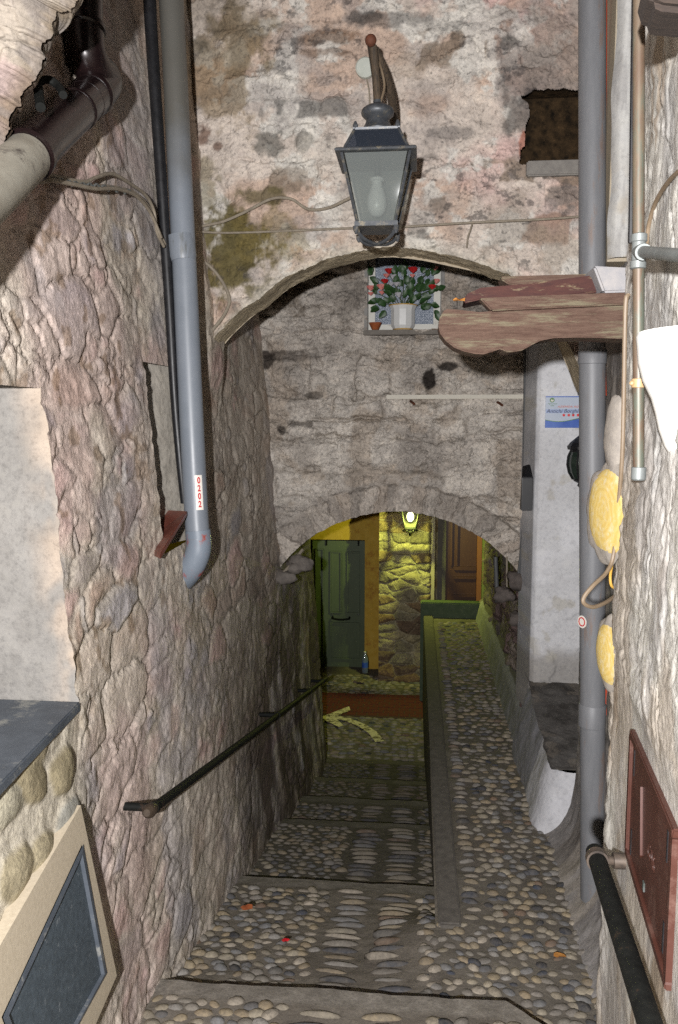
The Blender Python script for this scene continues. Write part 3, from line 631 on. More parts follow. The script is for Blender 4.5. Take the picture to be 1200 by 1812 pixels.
Cp = mixc(Cp, srgb(160, 161, 166), .7*ss(pl0[0]+.02, pl0[0]-.02, Xp)*ss(.25, .5, fbm(Xp*8, Zp*3, 537, 4)))
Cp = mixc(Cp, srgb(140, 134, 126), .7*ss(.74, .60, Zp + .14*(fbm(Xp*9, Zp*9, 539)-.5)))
Cp = mixc(Cp, srgb(186, 181, 170), .6*ss(.66, .72, fbm(Xp*7, Zp*7, 540, 4)))
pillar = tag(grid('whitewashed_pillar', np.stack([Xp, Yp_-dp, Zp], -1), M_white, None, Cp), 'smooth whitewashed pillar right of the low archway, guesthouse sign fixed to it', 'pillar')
# ================================================================== ground: stepped lane, ramp, landing
def pebbles(pts, seed, tops=None):
    """pts: list of (x, y, z, rx, ry, rz, rot, colour) half-buried river stones -> arrays"""
    seg, rings = 10, 6; th = np.linspace(0, PI*.72, rings); ph = np.arange(seg)*2*PI/seg
    T = np.array([[math.sin(a)*math.cos(q), math.sin(a)*math.sin(q), math.cos(a)] for a in th for q in ph])
    Fc = np.array([(i*seg+k, (i+1)*seg+k, (i+1)*seg+(k+1) % seg, i*seg+(k+1) % seg) for i in range(rings-1) for k in range(seg)])
    n = len(pts); A = np.array([p[:7] for p in pts]); Cc = np.array([p[7] for p in pts]); r = np.random.RandomState(seed)
    k = r.normal(0, .19, (n, 3)); V = np.broadcast_to(T, (n,)+T.shape).copy()
    sgn = 1 + k[:, None, 0]*V[..., 0] + k[:, None, 1]*V[..., 1] + k[:, None, 2]*V[..., 0]*V[..., 1]*1.5
    V = V*sgn[..., None]; V = np.sign(V)*np.abs(V)**.92
    V = V*A[:, None, 3:6]; c, s = np.cos(A[:, 6]), np.sin(A[:, 6])
    Vx = V[..., 0]*c[:, None]-V[..., 1]*s[:, None]; Vy = V[..., 0]*s[:, None]+V[..., 1]*c[:, None]
    V = np.stack([Vx, Vy, V[..., 2]], -1)+A[:, None, :3]
    Q = (Fc[None]+np.arange(n)[:, None, None]*len(T)).reshape(-1, 4)
    return V.reshape(-1, 3), Q, np.repeat(Cc, len(T), 0)
PEB = [srgb(147, 138, 122), srgb(155, 145, 127), srgb(135, 129, 120), srgb(152, 138, 114), srgb(139, 135, 130), srgb(162, 152, 138), srgb(129, 123, 116), srgb(145, 130, 107), srgb(121, 121, 122)]
PEBD = [srgb(64, 69, 80), srgb(76, 79, 88), srgb(56, 58, 64), srgb(92, 92, 94), srgb(98, 96, 94), srgb(84, 86, 92), srgb(120, 100, 84)]
def peb_col(r, dark=.12, warm=0.):
    c = PEBD[r.randint(len(PEBD))] if r.rand() < dark else PEB[r.randint(len(PEB))]
    return c*(.86+.25*r.rand())
def sheet(name, xs, ys, zf, seed, label, cat, peb, nose=None, mort=srgb(118, 111, 102), edge_drop=.0, insidef=None, yend=None):
    """one mortar bed with its stones as a single mesh"""
    X, Y = np.meshgrid(xs, ys)
    if yend is not None: Y = ys[0]+(Y-ys[0])/(ys[-1]-ys[0])*(yend(X)-ys[0])
    Z = zf(X, Y) + .006*(fbm(X*8, Y*8, seed, 4)-.5)*2
    C_ = mort*(.72+.5*fbm(X*9, Y*9, seed+1, 5)[..., None])
    C_ = mixc(C_, np.broadcast_to(srgb(96, 89, 81), C_.shape)*(1. if mort[0] > .12 else .6), .5*ss(.5, .65, fbm(X*2.5, Y*2.5, seed+2, 4)))
    if nose is not None: C_ = mixc(C_, np.broadcast_to(srgb(130, 124, 116), C_.shape)*(1. if mort[0] > .12 else .55)*(.7+.6*fbm(X*14, Y*14, seed+3, 4)[..., None]), nose(X, Y))
    nv, nu = X.shape; ix = np.arange(nv*nu).reshape(nv, nu); q = np.stack([ix[:-1, :-1], ix[:-1, 1:], ix[1:, 1:], ix[1:, :-1]], -1)
    if insidef is not None:
        k = insidef(X, Y); q = q[k[:-1, :-1] & k[:-1, 1:] & k[1:, 1:] & k[1:, :-1]]
    q = q.reshape(-1, 4); V = np.stack([X, Y, Z], -1).reshape(-1, 3); C_ = C_.reshape(-1, 3)
    # skirt: far and near risers drop from the edges
    Vs, Qs, Cs_ = [V], [q], [C_]; off = len(V)
    if edge_drop:
        for row in (0, nv-1):
            top = np.stack([X[row], Y[row], Z[row]], -1); bot = top-[0, 0, edge_drop]
            Vs.append(np.concatenate([top, bot])); a = np.arange(nu)+off
            Qs.append(np.stack([a[:-1], a[1:], a[1:]+nu, a[:-1]+nu], -1)); Cs_.append(np.tile(srgb(104, 98, 90), (2*nu, 1))); off += 2*nu
    pv, pq, pc = pebbles(peb, seed+9)
    Vs.append(pv); Qs.append(pq+off); Cs_.append(pc)
    o = from_arrays(name, np.concatenate(Vs), np.concatenate(Qs), M_cob, None, np.concatenate(Cs_))
    return tag(o, label, cat, None, 'structure')
def field(x0, x1, y0, y1, zf, seed, sx=.078, sy=.075, big=1., dark=.12, inside=None, elong=1.15, dim=1.):
    r = np.random.RandomState(seed); out = []; j = 0; y = y0+sy*.5
    while y < y1-sy*.35:
        x = x0+sx*.5+(sx*.5 if j % 2 else 0)
        while x < x1-sx*.3:
            px, py = x+r.uniform(-.22, .22)*sx, y+r.uniform(-.2, .2)*sy
            if r.rand() > .015 and (inside is None or inside(px, py)):
                a = sx*r.uniform(.40, .62)*big; b_ = min(sy*.58, a*r.uniform(.66, 1.0))*big
                z = float(zf(np.array([px]), np.array([py]))[0])
                out.append((px, py, z-.50*b_*.9, a*elong*.95, b_, b_*r.uniform(.70, .98), r.normal(0, .35), peb_col(r, dark)*dim))
            x += sx*r.uniform(.9, 1.12)
        y += sy*r.uniform(.9, 1.08); j += 1
    return out
def bars(x0, x1, y0, y1, zf, seed, sy=.062, dim=1.):
    """a column of long stones set on edge across the walk"""
    r = np.random.RandomState(seed); out = []; y = y0+.03
    while y < y1-.02:
        w = (x1-x0)*.5; z = float(zf(np.array([(x0+x1)/2]), np.array([y]))[0])
        k = r.uniform(.78, 1.0)
        out.append(((x0+x1)/2+r.uniform(-.012, .012), y, z-.012, w*k, sy*r.uniform(.22, .42), sy*r.uniform(.34, .5), r.normal(0, .05), (peb_col(r, .25)*.72+.08*srgb(146, 138, 126))*dim)); y += sy*r.uniform(.85, 1.15)
    return out
zR = lambda X, Y: .015 - .021*(np.maximum(Y, 2.2)-2.77)
treads = [(1.1, .18, 2.78, .105), (2.78, .03, 4.03, -.21), (4.03, -.30, 5.2, -.48), (5.2, -.57, 5.87, -.64), (5.87, -.73, 6.65, -.84), (6.65, -.92, 7.45, -1.02)]
KX0 = lambda Y: .105 - .006*(Y-3.4)   # left face of the ramp kerb
words = ['nearest cobbled tread at the foot of the picture with a cement lip', 'broad cobbled tread level with the start of the ramp', 'third cobbled tread down, beside the ramp kerb', 'narrow dim tread fourth from the top', 'dark tread fifth from the top under the archway', 'last dark tread above the brick band']
for k, (ya, za, yb, zb) in enumerate(treads):
    zf0 = lambda X, Y, ya=ya, za=za, yb=yb, zb=zb: za+(zb-za)*(Y-ya)/(yb-ya)
    if k == 1: zf = lambda X, Y, g=zf0: g(X, Y)+(zR(X, Y)-g(X, Y))*ss(-.25, .1, X)*ss(3.75, 3.3, Y)
    else: zf = zf0
    x1 = .62 if k == 0 else .10
    ins = None
    yend = (lambda X: 2.79+.02*(fbm(X*6, X*0, 601, 4)-.5)-.95*np.maximum(X-.33, 0)+.03*(fbm(X*9, X*0, 603, 4)-.5)*ss(.3, .36, X)) if k == 0 else (lambda X, yb=yb: yb+.014*(fbm(X*7, X*0+k, 605, 4)-.5))
    dim = (.95, .9, .62, .5, .42, .4)[k]  # stones darken tread by tread: light falloff put into the colour
    nlen = .10 if k else .075
    nose = lambda X, Y, yb=yb, n=nlen, k=k: ss(yb-n-.02, yb-n+.01, Y - (0 if k else -np.maximum(X-.3, 0)*.95) )
    P = []
    y0, y1 = (1.35, yb-.075) if k == 0 else (ya+.02, yb-.11)
    pin = (lambda x, y: x < .3 or y < 2.78-.075-.95*(x-.33)) if k == 0 else None
    bx = -.42 if k < 1 else -.40
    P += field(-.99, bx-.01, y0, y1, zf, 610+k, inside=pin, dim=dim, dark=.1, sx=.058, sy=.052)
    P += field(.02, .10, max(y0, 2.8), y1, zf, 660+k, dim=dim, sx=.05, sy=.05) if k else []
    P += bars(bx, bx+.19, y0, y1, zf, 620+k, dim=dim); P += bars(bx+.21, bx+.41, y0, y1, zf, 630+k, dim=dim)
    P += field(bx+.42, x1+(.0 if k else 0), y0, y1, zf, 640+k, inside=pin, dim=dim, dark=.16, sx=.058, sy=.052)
    xs = np.linspace(-1.15, x1, 260); ysx = np.linspace(ya, yb+(.03 if k == 0 else 0), 150)
    sheet('cobbled_step', xs, ysx, zf, 650+k, words[k], 'step', P, nose, mort=srgb(118, 111, 102) if k < 2 else srgb(84, 79, 72)*(.9, .75, .65, .6)[k-2], edge_drop=.2, insidef=None, yend=yend)  # mortar of the far treads darkened too, painted falloff
# landing on the right and ramp
KE = 9.5
rx1 = lambda Y: np.where(Y < 4.35, .86, .86-.03*(Y-4.35))
P = field(.34, .80, 1.6, 2.77, zR, 701, inside=lambda x, y: y > 2.80-.95*(x-.33)+.02, dark=.12, sx=.052, sy=.047) + field(.10, .80, 2.80, 3.42, zR, 703, dark=.14, sx=.052, sy=.047) 
P += field(.30, .82, 3.42, 4.4, zR, 705, sx=.054, sy=.052, dark=.16) + field(.30, .80, 4.4, 5.6, zR, 706, sx=.058, sy=.062, dark=.1) + field(.30, .73, 5.6, 9.3, zR, 707, sx=.064, sy=.074, dark=.1)
P += bars(.215, .31, 3.42, 9.3, zR, 709, sy=.062) + bars(.70, .80, 4.6, 7.4, zR, 711, sy=.075)
sheet('cobbled_ramp', np.linspace(.02, 1.0, 110), np.linspace(1.1, KE, 500), zR, 713, 'cobbled ramp running level beside the falling steps up to a green parapet', 'ramp', P, None, mort=srgb(112, 106, 97),
      insidef=lambda X, Y: ((X > .33) & (Y > 2.79-.95*(X-.33))) | ((Y > 2.78) & (X > .09)) | ((X > .2)))
b = MB(); nseg = 14
for i in range(1):
    ya, yb = 3.36, KE
    f0 = lambda Y: KX0(Y); 
    b.hexa([(f0(ya), ya, -1.3), (f0(ya)+.098, ya, -1.3), (f0(ya)+.098, ya, float(zR(0, ya))+.022), (f0(ya), ya, float(zR(0, ya))+.022)], [(f0(yb), yb, -1.5), (f0(yb)+.11, yb, -1.5), (f0(yb)+.11, yb, float(zR(0, yb))+.03), (f0(yb), yb, float(zR(0, yb))+.03)])
tag(b.build('kerb', pmat('kerb_stone', srgb(84, 80, 76), srgb(112, 107, 100), rough=.9, scale=22, bump=.5, spec=.15), None, bevel=.008), 'smooth grey stone kerb along the open side of the ramp', 'kerb', None, 'structure')
# lower landing, brick band
zG = lambda X, Y: -1.10 - .03*(Y-7.45)
P = field(-1.8, .1, 7.5, 8.9, zG, 721, sx=.085, sy=.085, dark=.1) + field(-1.8, .1, 9.72, 10.6, zG, 723, sx=.085, sy=.085, dark=.1)
sheet('lower_path', np.linspace(-4, .6, 90), np.linspace(7.45, 11.2, 90), zG, 725, 'dim cobbled path at the bottom of the steps before the green door', 'path', P, None)
b = MB(); r = random.Random(5)
y = 8.93; row = 0
while y < 9.70:
    x = -2.6+(.06 if row % 2 else 0)
    while x < .12:
        z = float(zG(0, y)); b.box((x+.007, y+.007, z-.02), (x+.113, y+.093, z+.012+r.uniform(-.002, .003))); x += .12
    y += .10; row += 1
bbd = tag(b.build('brick_band', M_brick, None, bevel=.003), 'band of red bricks laid across the lower path', 'paving', None, 'structure')
b = MB(); b.hexa([(-2.7, 8.9, float(zG(0, 8.9))-.05), (.14, 8.9, float(zG(0, 8.9))-.05), (.14, 9.74, float(zG(0, 9.74))-.05), (-2.7, 9.74, float(zG(0, 9.74))-.05)], [(-2.7, 8.9, float(zG(0, 8.9))+.009), (.14, 8.9, float(zG(0, 8.9))+.009), (.14, 9.74, float(zG(0, 9.74))+.009), (-2.7, 9.74, float(zG(0, 9.74))+.009)]); b.build('mortar_bed', pmat('dark_mortar', srgb(74, 52, 42), srgb(90, 66, 52), rough=.95, scale=60, bump=.3), bbd)
b = MB(); b.box((-30, -25, -1.75), (30, 40, -1.6)); tag(b.build('ground', M_sand), 'earth below the lane', 'ground', None, 'structure')
# ================================================================== bench and plinth on the right of the ramp
def lumpy(name, P, seed, amp, mat, colr, parent=None, var=.3):
    a = P[..., 0]*7+P[..., 2]*5; b_ = P[..., 1]*7+P[..., 2]*3
    P = P.copy(); n = amp*2*(fbm(a, b_, seed, 5, .55)-.5); P[..., 2] += n*.6; P[..., 0] += n*.7*(1 if seed % 2 else -1); 
    c = colr*(1-var/2+var*fbm(a*1.7, b_*1.7, seed+4, 5)[..., None]) if colr.ndim == 1 else colr*(1-var/2+var*fbm(a*1.7, b_*1.7, seed+4, 5)[..., None])
    return grid(name, P, mat, parent, c)
nb_u, nb_v = 120, 160
bench = thing('stone_bench', 'dark worn stone bench with whitewashed front, at the foot of the white pillar', 'bench', (.9, 4.6, -.05))
yb = np.linspace(4.22, 5.40, nb_v); 
bl = np.array([AZ(975, 1362, .30)[0], AZ(932, 1196, .5)[0]]); byf = AZ(975, 1362, .30)[1]
yb = np.linspace(byf, 5.5, nb_v); t = (yb-byf)/(5.40-byf)
xl = bl[0]+(bl[1]-bl[0])*t; ztop = .30+.18*t
u = np.linspace(0, 1, nb_u)
Pt = np.stack([xl[:, None]+(1.3-xl[:, None])*u[None], np.broadcast_to(yb[:, None], (nb_v, nb_u)), np.broadcast_to(ztop[:, None], (nb_v, nb_u)) - .03*u[None]*0], -1)
Ct = np.broadcast_to(srgb(98, 95, 92), Pt.shape).copy(); Ct = mixc(Ct, srgb(66, 63, 60), .8*ss(.42, .6, fbm(Pt[..., 0]*6, Pt[..., 1]*5, 801, 5))); Ct = mixc(Ct, srgb(128, 120, 110), .5*ss(.6, .68, fbm(Pt[..., 0]*9, Pt[..., 1]*9, 803, 5)))
lumpy('seat', Pt, 805, .02, M_cem, Ct, bench)
# sides: whitewashed skirt running round the front and the left
fz = float(zR(0, byf))-.05
path = [np.array([1.3, byf-.10]), np.array([1.05, byf-.11]), np.array([bl[0]+.05, byf-.07]), np.array([bl[0]-.02, byf+.06])]
path += [np.array([bl[0]+(bl[1]-bl[0])*q-.0, byf+(5.4-byf)*q]) for q in (.3, .6, 1.)]
pp = np.array([p[:2] for p in spline([np.array([*p, 0]) for p in path], 26)])
top = pp.copy(); tz = .30+.18*np.clip((pp[:, 1]-byf)/(5.4-byf), 0, 1)-.01
inner = pp + np.array([.03, .07])*np.clip((byf+.12-pp[:, 1])/.2, 0, 1)[:, None] + np.array([.025, 0])
outer = pp + np.array([-.085, -.05])*1.0
outer[:, 1] = np.where(pp[:, 1] > byf+.1, pp[:, 1], outer[:, 1])
w = np.linspace(0, 1, 40)[:, None]
Px = outer[None, :, 0]*(1-w)+inner[None, :, 0]*w; Py = outer[None, :, 1]*(1-w)+inner[None, :, 1]*w
Pz = fz+(tz[None]-fz)*(w**.75)
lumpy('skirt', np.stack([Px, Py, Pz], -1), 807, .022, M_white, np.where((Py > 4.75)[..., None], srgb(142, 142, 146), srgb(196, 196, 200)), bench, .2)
plinth = None
yk = np.linspace(5.25, 9.4, 140); kk = (yk-5.25)/4.15
inx = .60+.10*kk*0; 
a0 = np.array([AZ(900, 1190, .07)[0], AZ(862, 1095, -.05)[0]])
xo = np.interp(yk, [5.25, 6.2, 9.4], [.66, .66, .66]); 
w = np.linspace(0, 1, 40)
prof = lambda q: (np.interp(q, [0, .3, .45, 1.], [0, .05, .10, .5]), np.interp(q, [0, .3, .45, 1.], [-.05, .20, .27, .40]))
ox, oz = prof(w)
Pk = np.stack([xo[:, None]+ox[None], np.broadcast_to(yk[:, None], (140, 40)), zR(0, yk)[:, None]+oz[None]], -1)
Ck = np.where((w < .4)[None, :, None], srgb(150, 150, 152), srgb(104, 100, 96))*np.ones((140, 1, 1))
tag(lumpy('cement_plinth', Pk, 811, .02, M_cem, Ck), 'low rounded cement plinth running along the right edge of the ramp', 'plinth')
# right hand side of the archway passage
yq = np.linspace(5.66, 9.6, 220); zq = np.linspace(-.3, 2.6, 220); Yq, Zq = np.meshgrid(yq, zq)
h_, e_, id_ = stones_relief(Yq, Zq, 821, .05)
Cq = pal(id_, [srgb(128, 116, 108), srgb(112, 104, 98), srgb(140, 128, 118), srgb(120, 102, 98)])*(.8+.4*fbm(Yq*9, Zq*9, 823, 4)[..., None])
tag(grid('passage_wall', np.stack([.80-.9*h_, Yq, Zq], -1), M_fac2, None, Cq), 'rubble wall on the right inside the low archway passage', 'wall')
b = MB(); p = [AY(877, 985, 5.95), AY(880, 1065, 5.95)]; b.tube([p[0], p[1]], .016, 12)
tag(b.build('waste_pipe', M_cond, None, True), 'short upright grey pipe beside the right foot of the low archway', 'pipe')
b = MB(); p = [AY(897, 985, 5.72), AY(897, 1050, 5.72)]; b.tube([p[0], p[1]], .007, 8); tag(b.build('thin_cable', M_cab, None, True), 'thin dark cable beside the right foot of the low archway', 'cable')
r_ = random.Random(3)
for k, (x, y, s, lab) in enumerate([(893, 1052, .065, 'rounded stone under the short pipe by the right foot of the low archway'), (915, 1030, .07, 'grey boulder just below the right spring of the low archway'), (915, 1095, .055, 'small reddish boulder low beside the edge of the white pillar')]):
    c = AY(x, y, 5.62+.05*k); b = MB(); b.ball(c, (s*1.1, s, s*.9), 20, 12)
    V = np.array(b.v); n = fbm(V[:, 0]*14+V[:, 2]*9, V[:, 1]*14+V[:, 2]*7, 830+k, 4); V = c+(V-c)*(.45+1.1*n)[:, None]; b.v = [tuple(v) for v in V]
    tag(b.build('bedded_stone', pmat('bedded_stone', srgb(104, 96, 92), srgb(80, 74, 70), rough=.9, scale=30, bump=.6, spec=.1), None, True), lab, 'stone', 'stones at the foot of the archway')
for sx_, sy_, s, lab in [(505, 1020, .075, 'pale knob of stone under the left spring of the low archway'), (530, 1000, .085, 'darker stone jutting above the pale one under the left spring of the low archway')]:
    c = AY(sx_, sy_, 5.66); b = MB(); b.ball(c, (s*1.2, s, s*.75), 20, 12); V = np.array(b.v); n = fbm(V[:, 0]*14+V[:, 2]*9, V[:, 1]*14+V[:, 2]*7, 840, 4); V = c+(V-c)*(.45+1.1*n)[:, None]; b.v = [tuple(v) for v in V]
    tag(b.build('jutting_stone', pmat('jutting_stone', srgb(128, 121, 114), srgb(100, 94, 90), rough=.9, scale=30, bump=.6, spec=.1), None, True), lab, 'stone', 'stones under the left spring of the archway')
# ================================================================== beyond the archway
YD = 10.9
d0, d1 = AY(552, 957, YD), AY(645, 1187, YD); dx0, dx1, dz0, dz1 = d0[0], d1[0], d1[2], d0[2]
py1 = AY(670, 957, YD)[0]
yw = thing('yellow_house', 'yellow rendered house front around the green door at the bottom of the lane', 'house', (dx0, YD, dz0))
b = MB(); b.box((-4.2, YD, -1.4), (dx0-.06, YD+.3, 4.2)).box((dx1, YD, -1.4), (py1+.02, YD+.3, 4.2)).box((dx0-.06, YD, dz1+.02), (dx1, YD+.3, 4.2))
b.build('wall', M_ywall, yw)
dr_ = MB(); dr_.box((dx0, YD+.06, dz0+.02), (dx1-.004, YD+.11, dz1)); door = dr_.build('door', M_green, yw, bevel=.003)
tag(door, 'green panelled front door')
dw = dx1-dx0; dh = dz1-dz0
pb = MB()
for (fx0, fx1, fz0, fz1) in [(.34, .56, .44, .92), (.66, .9, .44, .92), (.34, .9, .08, .37), (.06, .22, .08, .94)]:
    X0, X1, Z0, Z1 = dx0+dw*fx0, dx0+dw*fx1, dz0+dh*fz0, dz0+dh*fz1
    fwd = .018
    for a_, b__ in (((X0, Z0), (X1, Z0+fwd)), ((X0, Z1-fwd), (X1, Z1)), ((X0, Z0+fwd), (X0+fwd, Z1-fwd)), ((X1-fwd, Z0+fwd), (X1, Z1-fwd))):
        pb.box((a_[0], YD+.03, a_[1]), (b__[0], YD+.0585, b__[1]))
pb.build('panel_moulding', M_green, door, bevel=.003)
b = MB(); hz = AY(600, 1095, YD)[2]; hx = AY(603, 1095, YD)[0]
b.tube(spline([(hx-.115, YD+.06, hz+.01), (hx-.11, YD+.01, hz), (hx, YD+.0, hz-.012), (hx+.11, YD+.01, hz), (hx+.115, YD+.06, hz+.01)], 6), .014, 8); b.build('pull_handle', M_iron, door, True)
for kx in (588, 634): p = AY(kx, 1088, YD); b = MB(); b.ball((p[0], YD+.05, p[2]), .018, 10, 6); b.build('knob', M_zinc, door, True)
for kx in (577, 634):
    p = AY(kx, 960, YD); b = MB(); b.box((p[0]-.012, YD+.045, p[2]-.05), (p[0]+.012, YD+.0595, p[2]+.02)); b.build('hinge', M_iron, door)
b = MB(); b.box((dx0-.05, YD-.1, dz0-.2), (dx1, YD+.3, dz0-.004)); b.build('threshold', M_black, yw)
# stone pier
PY = 10.35
pxl, pxr = AY(671, 1000, PY)[0], AY(772, 1000, PY)[0]
gx = np.linspace(pxl, pxr+.02, 220); gz = np.linspace(-1.4, 2.4, 420); GX, GZ = np.meshgrid(gx, gz)
e, idp, fr = courses(GX, GZ, 851, .16, .30)
F1, F2, iw, _a, _b2 = worley(GX/.26+.25*fbm(GX*5, GZ*5, 852), GZ/.13+.3*fbm(GX*4, GZ*4, 853), 854)
ew = F2-F1
dpt = .035*(1-np.exp(-ew*4))+.03*(iw-.5)+.05*(fbm(GX*12, GZ*12, 855, 5)-.5)
cr = ss(pxr-.14, pxr+.02, GX); dpt = dpt*(1-.7*cr) - .22*cr*cr
Cq = pal(iw, [srgb(168, 156, 124), srgb(150, 140, 116), srgb(178, 166, 134), srgb(138, 128, 108), srgb(160, 138, 104)])*(.8+.4*fbm(GX*10, GZ*10, 857, 4)[..., None])
Cq = mixc(Cq, np.broadcast_to(srgb(196, 188, 160), Cq.shape), .6*ss(.14, .0, ew))
Cq = mixc(Cq, np.broadcast_to(srgb(112, 78, 62), Cq.shape), .5*ss(.1, -.4, GZ)*ss(.4, .6, iw))
pier = tag(grid('stone_pier', np.stack([GX, PY-dpt, GZ], -1), M_fac2, None, Cq), 'rounded rubble stone pier between the green door and the varnished wooden door', 'pier')
b = MB(); b.box((pxl, PY+.03, -1.4), (pxr-.02, YD+.25, 2.4)); b.build('core', M_sand, pier)
# varnished door at the head of the ramp
VY = 10.6
v0, v1 = AY(790, 925, VY), AY(842, 1075, VY)
vd = thing('wooden_door', 'varnished brown panelled door above the green parapet behind the archway', 'door', (v0[0], VY, -.2))
b = MB(); b.box((v0[0], VY+.03, v1[2]-.6), (v1[0], VY+.07, v0[2]+.5)); b.build('leaf', M_vdoor, vd, bevel=.003)
b = MB(); zz1 = AY(800, 1002, VY)[2]
for z0_, z1_ in ((zz1-.05, zz1), (AY(800, 1020, VY)[2]-.03, AY(800, 1020, VY)[2]), (AY(800, 1052, VY)[2]-.03, AY(800, 1052, VY)[2])): b.box((v0[0]+.1, VY-.02, z0_), (v1[0]-.005, VY+.0285, z1_))
for xx in (.055, .125): b.box((v0[0]+xx, VY-.018, zz1+.003), (v0[0]+xx+.025, VY+.0285, v0[2]+.5))
b.build('rail', M_vdoor, vd, bevel=.003)
b = MB(); b.box((v1[0]+.002, VY-.02, -.6), (v1[0]+.065, VY+.06, 1.3)); b.build('door_frame', M_frame, vd, bevel=.003)
b = MB(); b.box((pxr-.02, VY-.02, -.6), (v0[0]-.002, VY+.06, 1.6)); b.build('jamb', pmat('grey_jamb', srgb(96, 92, 84), srgb(116, 110, 100), rough=.9, scale=20, bump=.3), vd)
b = MB(); b.box((v1[0]+.068, VY-.06, -.6), (2.2, VY+.2, 3.2)); tag(b.build('green_wall', pmat('mossy_render', srgb(120, 132, 70), srgb(138, 148, 86), rough=.9, scale=14, bump=.4), None), 'strip of yellow-green wall at the right of the varnished door', 'wall')
b = MB(); q0, q1 = AY(746, 1066, KE), AY(866, 1066, KE)
b.box((q0[0]-.01, KE, -1.4), (q1[0]+.25, KE+.16, q0[2])); tag(b.build('parapet', pmat('green_cement', srgb(70, 84, 66), srgb(92, 102, 84), rough=.9, scale=16, bump=.4, spec=.1), None, bevel=.012), 'low green-grey parapet closing the far end of the cobbled ramp', 'parapet')
# water bottle by the door
c = AY(646, 1190, PY-.2); bt = thing('water_bottle', 'clear plastic water bottle standing by the yellow door jamb', 'bottle', tuple(c))
b = MB(); b.lathe([(.036, 0), (.04, .02), (.04, .17), (.034, .2), (.016, .24), (.014, .255)], c, 16); b.build('body', M_pet, bt, True)
b = MB(); b.lathe([(.0405, .07), (.0405, .14)], c, 16); b.build('wrapper', M_blue, bt, True)
b = MB(); b.lathe([(.016, .255), (.016, .275)], c, 12); b.build('cap', M_wht, bt, True)
# painted arrow on the lower path
def zfl(p): return np.array([p[0], p[1], float(zG(p[0], p[1]))+.022])
def onG(x, y):
    z = -1.15
    for _ in range(6): p = AZ(x, y, z); z = float(zG(p[0], p[1]))+.020
    return AZ(x, y, z)
b = MB()
def strip(pts, w):
    P = [onG(*p) for p in pts]; L_, R_ = [], []
    for i in range(len(P)):
        t_ = P[min(i+1, len(P)-1)]-P[max(i-1, 0)]; t_ /= np.linalg.norm(t_); n_ = np.array([-t_[1], t_[0], 0]); L_.append(P[i]+n_*w/2); R_.append(P[i]-n_*w/2)
    n = len(P); b.add(L_+R_, [(i, i+1, n+i+1, n+i) for i in range(n-1)])
strip([(568, 1270), (590, 1268), (615, 1273), (640, 1283), (660, 1296), (672, 1312)], .095)
b.add([onG(566, 1270)+[0, 0, .003], onG(618, 1250)+[0, 0, .003], onG(620, 1257)+[0, 0, .003], onG(592, 1269)+[0, 0, .003], onG(608, 1284)+[0, 0, .003], onG(600, 1287)+[0, 0, .003]], [(0, 1, 2, 3), (0, 3, 4, 5)])
tag(b.build('painted_arrow', M_arrow, None), 'curved cream arrow painted on the lower path, pointing left', 'arrow')
# lit lantern beyond the archway
LY = 9.85
lc = AY(726, 945, LY); ltop = AY(726, 885, LY)[2]; lz = lc[2]
ls_ = LY/7.7
ll = thing('lit_lantern', 'small glowing wall lantern hanging behind the crown of the low archway', 'lantern', tuple(lc))
hb_ = ltop-lz-0.0700; b = MB()
for sx_, sy_ in ((-1, -1), (1, -1), (1, 1), (-1, 1)):
    b.tube([(lc[0]+sx_*0.0630, LY+sy_*0.0630, lz+0.0700), (lc[0]+sx_*0.1190, LY+sy_*0.1190, ltop-0.0280)], 0.0084, 6)
b.lathe([(0.066, 0.0490), (0.0728, 0.0500), (0.0728, 0.0700), (0.062, 0.0700), (0.062, 0.05)], (lc[0], LY, lz), sq=True); b.f = b.f[:-2]
b.lathe([(0.0084, -0.0280), (0.0196, 0), (0.0280, 0.0280), (0.0200, 0.0504)], (lc[0], LY, lz), 12)
for a_ in range(6): q = a_*PI/3; b.ball((lc[0]+0.0784*math.cos(q), LY+0.0784*math.sin(q), lz+0.0420), 0.0154, 8, 5)
b.lathe([(0.1330, ltop-lz-0.0280), (0.1400, ltop-lz), (0.0700, ltop-lz+0.0980), (0.0210, ltop-lz+0.1260)], (lc[0], LY, lz), sq=True)
b.build('frame', M_iron, ll, True)
b = MB(); b.lathe([(0.0602, 0.0728), (0.1148, ltop-lz-0.0308)], (lc[0], LY, lz), sq=True); b.f = b.f[:-2]; b.build('glass', M_clear, ll)
b = MB(); b.ball((lc[0], LY, lz+0.2100), (0.0420, 0.0420, 0.0588), 14, 10); b.build('bulb', M_bulb_on, ll, True)
b = MB(); q = AY(664, 903, LY+.3); b.tube(spline([(q[0]-.3, LY+.6, ltop+.12), (q[0], LY+.3, q[2]), (lc[0]-.06, LY+.05, ltop+.02), (lc[0], LY, ltop+.04)], 8), .012, 8); b.build('bracket', M_zinc, ll, True)
la = bpy.data.lights.new('lantern_light', 'POINT'); la.energy = 58; la.color = (.88, 1., .2); la.shadow_soft_size = .012
lo = bpy.data.objects.new('lantern_light', la); lo.location = (lc[0], LY-.068, lz+.185); link(lo)
